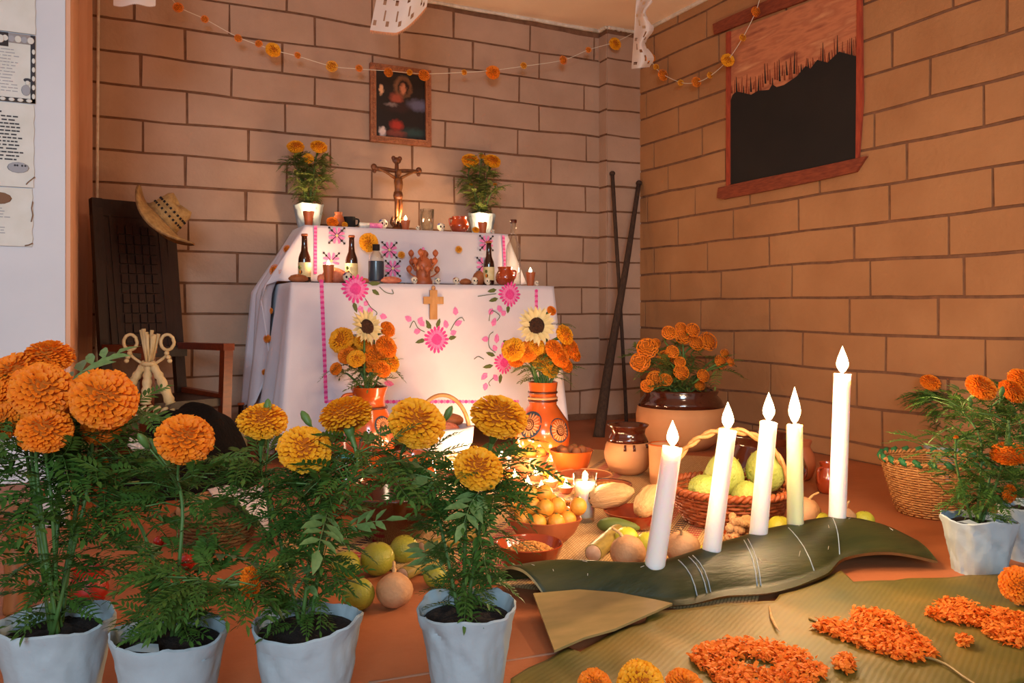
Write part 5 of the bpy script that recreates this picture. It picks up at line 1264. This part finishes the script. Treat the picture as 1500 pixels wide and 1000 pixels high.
# tall tan wicker basket with green marks on the rim
p = fl(1366, 751); k = mpx(p); R1 = 69*k; R0 = 47*k; H = 76*k
t = thing('wicker_basket', 'empty tan wicker basket with green marks along its rim', 'basket', p)
weave(R0, R1, H, 22, 26, .0027, .0022).build('woven_wall', m_wick1, t, kind='stuff'); stakes(R0, R1, H, 26, .0022).build('stakes', m_wick1, t, kind='stuff')
MB().lathe([(R0,.003),(R0*.5,.003),(.001,.003)], 24).build('base', m_wick1, t)
braid(R1+.001, H+.006, 30, .0042).build('braided_rim', m_wick1, t)
for i in range(22):
    a = 2*PI*i/22; MB().tube([((R1+.003)*math.cos(a+q*.17), (R1+.003)*math.sin(a+q*.17), H+.009+(.5-q)*.016) for q in (0, .5, 1)], [.005,.009,.005], 6).build('green_rim_mark', m_green, t)
# chayote basket with hoop handle
p = fl(1068, 763, ZM); k = mpx(p); R1 = 88*k; R0 = 62*k; H = 46*k; SQ = 1.0
t = thing('chayote_basket', 'shallow reddish wicker basket with hoop handle holding chayotes', 'basket', p, rz=-YAW)
weave(R0, R1, H, 9, 22, .0042, .003, sq=1.0).build('woven_wall', m_wick2, t, kind='stuff'); stakes(R0, R1, H, 22, .003).build('stakes', m_wick2, t, kind='stuff')
MB().lathe([(R0,.004),(R0*.5,.004),(.001,.004)], 24).build('base', m_wick2, t); braid(R1+.001, H+.009, 30, .006).build('braided_rim', m_wick2, t)
hd = MB()
for ph in (0, PI):
    hd.tube([(-R1*.98*math.cos(PI*q/40), .006*math.cos(q*.9+ph), H+.005+84*k*math.sin(PI*q/40)+.006*math.sin(q*.9+ph)) for q in range(41)], .0055, 6)
hd.build('hoop_handle', m_wick1, t)
for i, (a, b, r, lab) in enumerate(((1062,698,36,'spiny green chayote standing upright between the leaning candles'), (1122,697,36,'big spiny green chayote between the candles and the green candle'), (1030,724,30,'chayote lying on its side at the basket end'), (1092,728,28,'chayote low in the basket between two candles'), (1045,700,22,'chayote tucked behind the leaning candle in basket'))):
    q = zp(a, b, depth(p)+(.045 if i < 2 else -.05 if i < 4 else .09)); R = r*depth(q)/FPX*(.95 if i < 2 else .86); zc = q.z+(.012 if i in (1,2) else 0)
    tt = thing('chayote', lab, 'chayote', (q.x, q.y, zc-R)); lie = i == 2
    Mx = T(0,0,R) @ (ry(1.2) if lie else ry(.12*(i-1)))
    MB().ell((0,0,0), (R*.82, R*.82, R*1.0), 20, 14, fn=lambda d: 1+.04*math.cos(5*math.atan2(d[1], d[0]))*(1-d[2]**2)+.03*nz(d[0]*3+i, d[1]*3, d[2]*3)-.12*max(0, -d[2])**2, M=Mx).build('flesh', m_chayote, tt)
    rn = random.Random(i); sp = MB()
    for s in range(150):
        v = Vector((rn.gauss(0,1), rn.gauss(0,1), rn.gauss(0,1))).normalized(); b0 = Vector((v.x*R*.84, v.y*R*.84, v.z*R*.98)); sp.tube([b0*.98, b0*1.07], [.0009,.0002], 3, M=Mx)
    sp.build('spines', m_lime, tt, kind='stuff'); MB().tube([(0,0,R*.96),(R*.06,0,R*1.1)], .003, 6, M=Mx).build('stalk', m_brownp, tt)
# bread basket in front of altar cloth, wrapped in white cloth
p = fl(648, 676); k = mpx(p); R1 = 40*k; R0 = 28*k; H = 52*k
t = thing('bread_basket', 'hoop handled bread basket lined with white printed cloth before altar', 'basket', p, rz=-YAW)
weave(R0, R1, H*.8, 9, 18, .004, .003).build('woven_wall', m_wick1, t, kind='stuff')
MB().lathe([(R0*1.05,.02),(R1*1.06,H*.55),(R1*1.12,H*.98),(R1*1.0,H*1.02),(R1*.85,H*.8)], 36, jit=lambda a, r, z, j: (r*(1+.035*math.cos(a*9)), z)).build('cloth_liner', m_cloth, t)
MB().tube([(-R1*.98*math.cos(PI*q/24), 0, H*.8+56*k*math.sin(PI*q/24)) for q in range(25)], 3*k, 8).build('hoop_handle', m_wick1, t)
for i, (dx, dy, dz, r, m, lab) in enumerate(((-.035,-.01,.0,.05,m_breadp,'pink sugared bread in the white lined basket'), (.045,.02,.012,.045,m_bread,'dark round bread in the white lined basket'), (.0,-.05,-.01,.045,m_breadp,'orange sugared bread at the front of white lined basket'))):
    loaf((p.x+dx, p.y+dy, H*.86+dz), (r, r*.85, r*.5), lab, m)
# ================================================================ cazuela, pitcher, glazed pot on the mat edge
t, R, H = bowl('large dark glazed clay cazuela at the edge of mat', 578, 786, 73, 68, m_clayd, z0=ZM, name='cazuela', rim=m_clayd, cat='pot')
for sg in (-1, 1): MB().tube(smooth_path([(sg*R*.98, -.02, H*.86), (sg*R*1.14, 0, H*.9), (sg*R*.98, .02, H*.86)], 4), .007, 8).build('ear_handle', m_clayd, t)
p = fl(510, 748, .0); k = mpx(p); t = jug('painted_pitcher', 'red brown painted pitcher with open spout behind the cazuela', p, [(30*k,0),(38*k,12*k),(42*k,34*k),(38*k,56*k),(30*k,72*k),(28*k,82*k),(34*k,96*k),(32*k,96*k),(25*k,80*k),(.001,74*k)], m_clayg, ([(30*k,-6*k,88*k),(52*k,-8*k,78*k),(48*k,-8*k,46*k),(38*k,-4*k,36*k)], 4.5*k))
mb = MB()
for k2 in range(6): mb.tube([(37*k*math.cos(-2.2+k2*.35)*1.04+.004*math.cos(q), 37*k*math.sin(-2.2+k2*.35)*1.04, 46*k+.004*math.sin(q)+.006*(k2 % 2)) for q in (0, 1.6, 3.2, 4.8)], .0014, 5, closed=True)
mb.build('painted_eyes', m_clayp, t); MB().tube(smooth_path([(31*k*math.cos(a), 31*k*math.sin(a), 84*k) for a in (-2.4,-2.0,-1.6,-1.2)], 3), .008, 6).build('green_brush_band', m_teal, t)
p = fl(604, 738, ZM); k = mpx(p); t = jug('glazed_pot', 'glossy orange red clay pot behind the cazuela', p, potprof(38*k, 74*k, .8, .9), m_clayo)
for zz, mm_ in ((.34, m_brownp), (.58, m_clayp)): MB().tube([(38*k*(.99 if zz < .5 else .955)*math.cos(i*PI/16), 38*k*(.99 if zz < .5 else .955)*math.sin(i*PI/16), 74*k*zz) for i in range(32)], .003, 6, closed=True).build('painted_band', mm_, t)
t, R, H = bowl('small black stone bowl behind glossy pot', 581, 700, 17, 34, m_pblack, name='stone_bowl', z0=0)
for i, (a, b, lab) in enumerate(((573,690,'yellow lime beside the black stone bowl'),(604,690,'yellow lime between black bowl and bread basket'))): fruit(lab, a, b, 10, m_lime, z0=ZM if i else 0, name='lime', seed=i)
# back pots near right wall
p = fl(1118, 720, ZM); k = mpx(p); jug('clay_olla', 'dark brown glazed olla behind the chayote basket', p, potprof(62*k, 84*k, .72, .8), m_clayd, cat='pot')
p = fl(1172, 702, .0); k = mpx(p); jug('clay_olla', 'small brown olla behind the pale green candle', p, potprof(22*k, 58*k, .66, .76), m_clay, cat='pot')
p = fl(1212, 722, .0); k = mpx(p); jug('clay_pitcher', 'little red clay pitcher half hidden by the tallest candle', p, potprof(17*k, 45*k, .6, .7), m_clayg, ([(-8*k,0,38*k),(-18*k,0,36*k),(-18*k,0,20*k),(-13*k,0,14*k)], 2.4*k))
# ================================================================ sticks in the corner
def stick(label, pts, rs):
    P = [Vector(q) for q in pts]; t = thing('walking_stick', label, 'stick', P[0]); Q = [q-P[0] for q in smooth_path(P, 5)]
    n = len(Q); MB().tube(Q, [rs[0]+(rs[1]-rs[0])*i/(n-1)+.0015*nz(i*.7, 1, rs[0]*99) for i in range(n)], 8).build('shaft', m_stick, t)
    mb = MB(); mb.ell(Q[-1], (rs[1]*1.5, rs[1]*1.5, rs[1]*1.3), 8, 6); mb.build('knob', m_stick, t)
s1 = [fl(877, 640), zp(888, 560, 3.76), zp(903, 470, 3.88), zp(918, 385, 4.0), yp(936, 268, YC-.025)]
stick('thick dark stick leaning across the corner column', s1, (.026, .011))
s2 = [fl(918, 632), zp(915, 560, 3.93), zp(907, 420, 3.98), zp(902, 340, 4.03), yp(897, 254, YC-.03)]
stick('thin dark stick with notched top leaning on corner column', s2, (.008, .010))
# ================================================================ high-backed armchair with hat and palm work
wv_, dv_ = Vector((.94,.342,0)), Vector((.342,-.94,0)); CA = Vector((0.012, 3.20, 0)); CW, CD, CH = .30, .30, .955
t = thing('armchair', 'dark wooden high-backed armchair with woven lattice back panel', 'chair', CA, rz=math.atan2(.342, .94))
# local: x across, -y forward
REC = .15
def by(z): return REC*max(0, z-.22)/.73
def bar(x0, z0, x1, z1, w, d, name, m, y0=None, y1=None, parent=t):
    a = Vector((x0, by(z0) if y0 is None else y0, z0)); b = Vector((x1, by(z1) if y1 is None else y1, z1)); dd = b-a; L = dd.length
    zax = dd.normalized(); xax = Vector((1,0,0)) if abs(zax.x) < .9 else Vector((0,0,1)); yax = zax.cross(xax).normalized(); xax = yax.cross(zax)
    M = Matrix((xax, yax, zax)).transposed().to_4x4(); M.translation = a
    return MB().box((0,0,L/2), (w, d, L), 0, M).build(name, m, parent, smooth=False)
bar(.018, .0, .018, CH, .036, .03, 'backrest_post', m_wood); bar(CW-.018, .0, CW-.018, CH, .036, .03, 'backrest_post', m_wood)
bar(.0, CH-.03, CW, CH-.03, .06, .028, 'crest_rail', m_wood); bar(.0, .40, CW, .40, .04, .026, 'backrest_rail', m_wood)
panel = bar(CW/2, .42, CW/2, CH-.06, CW-.07, .008, 'backrest_panel', m_wood)
for sx in (.062, CW-.062): bar(sx, .42, sx, CH-.06, .010, .016, 'panel_moulding', m_wood)
for j in range(12):
    for i in range(5):
        z = .45+j*.036; x = .094+i*.028; off = .005 if (i+j) % 2 else .010
        M = T(x, by(z)-off, z) @ rx(-math.atan(REC/.73)); o = MB().box((0,0,0), (.024,.010,.032), 0, M, .12).build('lattice_square', m_wood, panel, smooth=False)
        o.matrix_parent_inverse = panel.matrix_world.inverted()
seat = MB().box((CW/2, -CD/2, .235), (CW, CD, .026)).build('seat', m_wood, t, smooth=False)
for sx in (.016, CW-.016):
    bar(sx, .0, sx, .425, .032, .034, 'leg', m_woodr, -CD+.015, -CD-.012); bar(sx, .42, sx, .425, .04, .024, 'armrest', m_woodr, .03, -CD-.03)
    bar(sx, .255, sx, .25, .026, .022, 'arm_rail', m_woodr, .01, -CD); bar(sx, .12, sx, .12, .022, .02, 'stretcher', m_wood, .0, -CD+.01)
bar(.02, .10, CW-.02, .10, .022, .02, 'stretcher', m_wood, -CD+.01, -CD+.01)
# straw hat on the top corner
cpos = zp(236, 322, 2.96); ax = (Vector((RT[0],RT[1],0))*.70+Vector((0,0,1))*.66+Vector((FW[0],FW[1],0))*.22).normalized()
t = thing('straw_hat', 'tan straw hat with perforated crown hung on chair back corner', 'hat', cpos, rot=frame_to(ax))
HR = .148
def brim(u, v):
    a = 2*PI*u; r = HR*(.46+.54*v); return (r*math.cos(a)*1.05, r*math.sin(a)*.92, .02*v*v*math.cos(2*a)*-1.6-.006*v)
bo = MB().grid(brim, 48, 8, cu=True).build('brim', m_straw, t); sm = bo.modifiers.new('thickness', 'SOLIDIFY'); sm.thickness = .004
MB().tube([brim(i/48, 1.0) for i in range(48)], .0036, 6, closed=True).build('brim_edge', m_strawd, t)
MB().lathe([(HR*.49,-.004),(HR*.47,.03),(HR*.42,.07),(HR*.34,.085),(HR*.12,.078),(.001,.074)], 32, jit=lambda a, r, z, j: (r*(1+.1*math.cos(2*a)*(z > .02)), z-.012*math.cos(2*a)*(z > .06))).build('crown', m_straw, t)
for row in range(2):
    for i in range(26):
        a = 2*PI*i/26; z = .03+.022*row; r = HR*(.475-.02*row)*(1+.1*math.cos(2*a)*(z > .02))
        MB().box((0,0,0), (.003,.007,.008), 0, T(r*math.cos(a), r*math.sin(a), z) @ rzm(a)).build('weave_hole', m_wick, t, smooth=False)
MB().tube([(HR*.485*(1+.0)*math.cos(i*PI/16), HR*.485*math.sin(i*PI/16), .004) for i in range(32)], .004, 6, closed=True).build('hat_band', m_strawd, t)
# dried palm ornament standing on the dark cloth
p = zp(218, 614, 2.60); t = thing('palm_ornament', 'braided dried palm ornament with two looped handles before the armchair', 'ornament', (p.x, p.y, p.z), rz=-YAW); k = 2.62/FPX*1.12
rnd = random.Random(5)
for i in range(11): MB().tube([((-3+i*.6)*k, rnd.uniform(-3,3)*k, 74*k), ((-11+i*2.2)*k, rnd.uniform(-5,5)*k, (112+rnd.uniform(-4,6))*k)], [1.8*k, 2.6*k], 5).build('palm_strip', m_palm, t)
MB().tube([(8*k*math.cos(a*PI/8), 5*k*math.sin(a*PI/8), 72*k) for a in range(16)], 3*k, 6, closed=True).build('binding', m_palm, t)
for (x1) in (-36, -4, 30):
    pts = smooth_path([(x1*.1*k, 0, 74*k), (x1*.55*k, 0, 50*k), (x1*.95*k, 0, 20*k)], 8)
    b = MB().tube(pts, [(5+.9*math.sin(i*2.4)+i*.12)*k for i in range(len(pts))], 8).build('wrapped_tube', m_palm, t)
for row in range(2):
    for i in range(10):
        x = -44+i*9.2; q = abs(i-4.5)/4.5
        MB().ell((0,0,0), (6.6*k, 3*k, 3.4*k), 8, 6, 0, None, T(x*k, -1.5*k, (10-row*9-q*q*7+4)*k) @ ry(.75 if row else -.75)).build('plait', m_palm, t)
for sg in (-1, 1):
    MB().tube([((sg*24+8.5*math.cos(a*PI/10))*k, .8*k*math.cos(a*3), (100+10*math.sin(a*PI/10))*k) for a in range(20)], 2.2*k, 6, closed=True).build('rope_loop', m_palm, t)
    MB().tube(smooth_path([(sg*24*k, 0, 91*k), (sg*22*k, 0, 82*k), (sg*8*k, 0, 72*k)], 4), 2*k, 6).build('rope_tie', m_palm, t)
    mb = MB(); [mb.ell((sg*(24+q*2)*k, -2*k, (86-q*5)*k), (3.4*k, 3*k, 3*k), 8, 6) for q in range(3)]; mb.build('rope_knot', m_palm, t)
# dark folded shawl on the seat spilling to the floor, with white crochet
p = fl(290, 716)
def shawl(u, v):
    a = 2*PI*u; r = (1-v); x = .215*r*math.cos(a); y = .15*r*math.sin(a); h = .25*(1-r**3)+.022*nz(x*9, y*9, 3)*(1 if r < .96 else 0)+.012*math.sin(x*60+y*20)*(1-r)*r*3
    return (x, y, max(0.001, h))
t = thing('dark_shawl', 'black wool shawl heaped at the foot of armchair', 'shawl', (p.x-.02, p.y+.02, 0), rz=.25); MB().grid(shawl, 44, 16, cu=True).build('folded_cloth', m_darkcloth, t)
pts = []
mb = MB()
for i in range(22):
    q = i/21; c0 = zp(193+(290-193)*q, 650+22*q+3*math.sin(i), 2.42)-Vector((p.x-.02, p.y+.02, 0)); c0 = rzm(-.25) @ c0
    mb.ell(c0, (.013, .009, .011+.004*math.sin(i*2)), 8, 6); mb.ell(c0+Vector((0,0,.014)), (.009,.007,.008), 6, 5)
mb.build('crochet_trim', m_lace, t)
t = beer(fl(353, 662), 'brown beer bottle with pictured label standing on floor by armchair', h=.19)
# napkin covered basket
p = fl(318, 792); k = mpx(p); t = thing('covered_basket', 'low brown palm basket covered by white napkin with green crochet edge', 'basket', p)
weave(44*k, 60*k, 40*k, 8, 18, .0045, .003).build('woven_wall', m_strawd, t, kind='stuff'); MB().lathe([(44*k,.003),(20*k,.003),(.001,.003)], 20).build('base', m_strawd, t)
MB().ell((-6*k, 6*k, 46*k), (50*k, 44*k, 26*k), 18, 10, fn=lambda d: 1+.06*nz(d[0]*2, d[1]*2, d[2]*2)).build('tortilla_bundle', m_jicama, t)
def nap(u, v):
    # a square folded napkin hanging over the front right side
    x = (-12+u*84); y = (-70+v*92)
    r = math.hypot(x*.9, y*.9); base = 76-.12*max(0, r-15)-max(0, r-64)*2.6
    z = max(2.5, base+4*math.sin(u*9+v*5)*min(1, r/50))
    if z <= 2.6: z = 2.6+1.5*abs(math.sin(u*14))
    return (x*k*.95, y*k*.8, z*k)
no = MB().grid(nap, 34, 34).build('napkin', m_cloth, t); sm = no.modifiers.new('thickness', 'SOLIDIFY'); sm.thickness = .0015
ed = [nap(i/30, 0) for i in range(31)]+[nap(1, i/30) for i in range(1, 31)]
mb = MB().tube(ed, .0035, 6)
for i, q in enumerate(ed): mb.ell((q[0], q[1]-.004, q[2]-.001), (.0055,.0055,.0055), 6, 5)
mb.build('crochet_edge', m_crochetg, no)
# red clay pot and little red fruit behind the paper pots
p = fl(130, 884); k = mpx(p); jug('red_pot', 'small matte red clay pot behind the first paper pots', p, potprof(27*k, 52*k, .8, .86), m_redpot, cat='pot')
for i, (a, b, r) in enumerate(((183,780,10),(233,792,8),(274,822,12),(258,838,8))): fruit('small glossy red fruit on bare floor behind marigold leaves', a, b, r, m_redfruit, name='red_fruit', group='little red fruit on the floor')
for i in range(9):
    q = fl(418+(i % 3)*14, 800+(i//3)*6); tt = thing('peanut', 'tan peanut lying on the floor near the mat', 'peanut', q, group='peanuts on the floor', rot=(0,0,i*.8)); MB().lathe([(.001,-.016),(.007,-.013),(.0088,-.007),(.0065,0),(.009,.007),(.007,.014),(.001,.017)], 10, M=T(0,0,.009) @ ry(PI/2)).build('shell', m_peanut, tt)
# wooden stool at the frame edge
p = fl(24, 896); k = mpx(p); t = thing('wooden_stool', 'orange brown wooden stool with turned leg beside white wall', 'stool', (p.x, p.y, 0))
MB().lathe([(17*k,0),(18*k,6*k),(15*k,40*k),(17*k,90*k),(12*k,112*k),(20*k,122*k),(24*k,136*k),(24*k,150*k),(.001,150*k)], 20).build('leg', m_woodb, t)
MB().lathe([(17*k,0),(18*k,6*k),(15*k,40*k),(17*k,90*k),(12*k,112*k),(20*k,122*k),(24*k,136*k),(24*k,150*k),(.001,150*k)], 20, c=(-.16,.09,0)).build('leg', m_woodb, t)
MB().box((-.09,.05,158*k), (.26,.20,.022)).build('seat', m_woodb, t, smooth=False)
# ================================================================ garlands and cut paper
def garland(label, pts, beads, plane):
    P = [plane(a, b) for a, b in pts]; t = thing('marigold_garland', label, 'garland', P[0])
    MB().tube([q-P[0] for q in smooth_path(P, 5)], .0016, 5).build('string', m_string, t)
    for i, (a, b, r, kd) in enumerate(beads):
        q = plane(a, b)-P[0]; R = r*mpx(plane(a, b))
        flower(t, q, R, kd, i, (-.2+.3*(i % 3), -.9, .3), r < 9, 'garland_flower' if r > 6 else 'garland_bud')
garland('marigold garland strung on white cord across the block wall', [(246,-12),(262,10),(300,28),(350,55),(400,73),(435,82),(486,97),(525,101),(570,104),(620,108),(680,106),(722,103),(767,97),(825,88),(862,73),(900,62),(925,50)],
    [(261,11,7.5,'o'),(300,28,5.5,'o'),(349,56,6,'o'),(379,64,5.5,'o'),(400,73,11,'g'),(436,81,5,'o'),(486,97,8.5,'g'),(526,100,5.5,'o'),(569,106,7,'o'),(600,106,4.5,'g'),(621,110,8.5,'o'),(680,106,4.5,'g'),(722,106,10.5,'o'),(767,96,5,'g'),(825,88,6.5,'o'),(862,73,4.5,'o'),(901,64,9.5,'g')], lambda a, b: yp(a, b, YC-.05))
garland('marigold garland strung on white cord across the painted window', [(940,50),(952,84),(966,105),(998,121),(1022,120),(1042,110),(1066,88),(1088,55),(1107,17),(1116,-14)],
    [(953,85,7,'o'),(961,98,4.5,'g'),(971,110,8.5,'o'),(997,121,4.5,'g'),(1020,120,7.5,'o'),(1040,110,5,'g'),(1066,88,10,'g'),(1088,55,5.5,'g'),(1107,17,7.5,'o')], lambda a, b: xp(a, b, XR-.045))
def cut_paper(label, outline, Z, seed, edge, top, slit=(9, 7), curl=.03):
    """outline: left x, right x, bottom curve; sheet hangs from the ceiling"""
    xl, xr, bot = outline; base = zp((xl(1)+xr(1))/2, top, Z); t = thing('cut_paper_banner', label, 'paper banner', base); nu, nv = slit[0]*4, slit[1]*4; mb = MB(); fr = MB(); rnd = random.Random(seed); vs = {}
    yt = HZ-(ZC-.006-EYE)*FPX/Z
    def pt(i, j):
        u, v = i/nu, j/nv; x = xl(v)+(xr(v)-xl(v))*u; y = yt+(bot(u)-yt)*v; return zp(x, y, Z+curl*math.sin(u*4+v*3))-base
    for j in range(nv):
        for i in range(nu):
            if i % 4 in (1, 2) and j % 4 == 2 and (i//4+j//4) % 2 == 0 and 0 < i < nu-2: continue
            if i % 4 == 3 and j % 4 in (0, 1) and (i//4+j//4) % 2 == 1 and j > 1: continue
            mb.add([pt(i, j), pt(i+1, j), pt(i+1, j+1), pt(i, j+1)], [(0,1,2,3)])
    o = mb.build('tissue_sheet', m_tissue, t)
    for i in range(0, nu, 1):
        a, b = pt(i, nv), pt(i+1, nv); fr.add([a, b, b.lerp(a, .5)+Vector((0,0,-.012*edge))], [(0,1,2)])
    fr.build('scalloped_fringe', m_tissueo if edge > .5 else m_tissue, t)
cut_paper('white cut paper banner with orange edge, hung near the picture', (lambda v: 553-22*max(0, v-.75)*2, lambda v: 655-30*v, lambda u: 44+4*math.sin(u*3)-34*max(0, u-.45)**1.4*2.4), 2.75, 1, 1.0, 40)
cut_paper('narrow white cut paper banner folded edge-on at the room corner', (lambda v: 936-11*v, lambda v: 952+6*math.sin(v*22), lambda u: 100-3*u), 3.35, 2, .4, 98, (3, 9), .05)
cut_paper('white cut paper banner whose tip shows at the doorway side', (lambda v: 166, lambda v: 228, lambda u: 7+2*math.sin(u*9)), 2.5, 3, .3, 6, (6, 5))
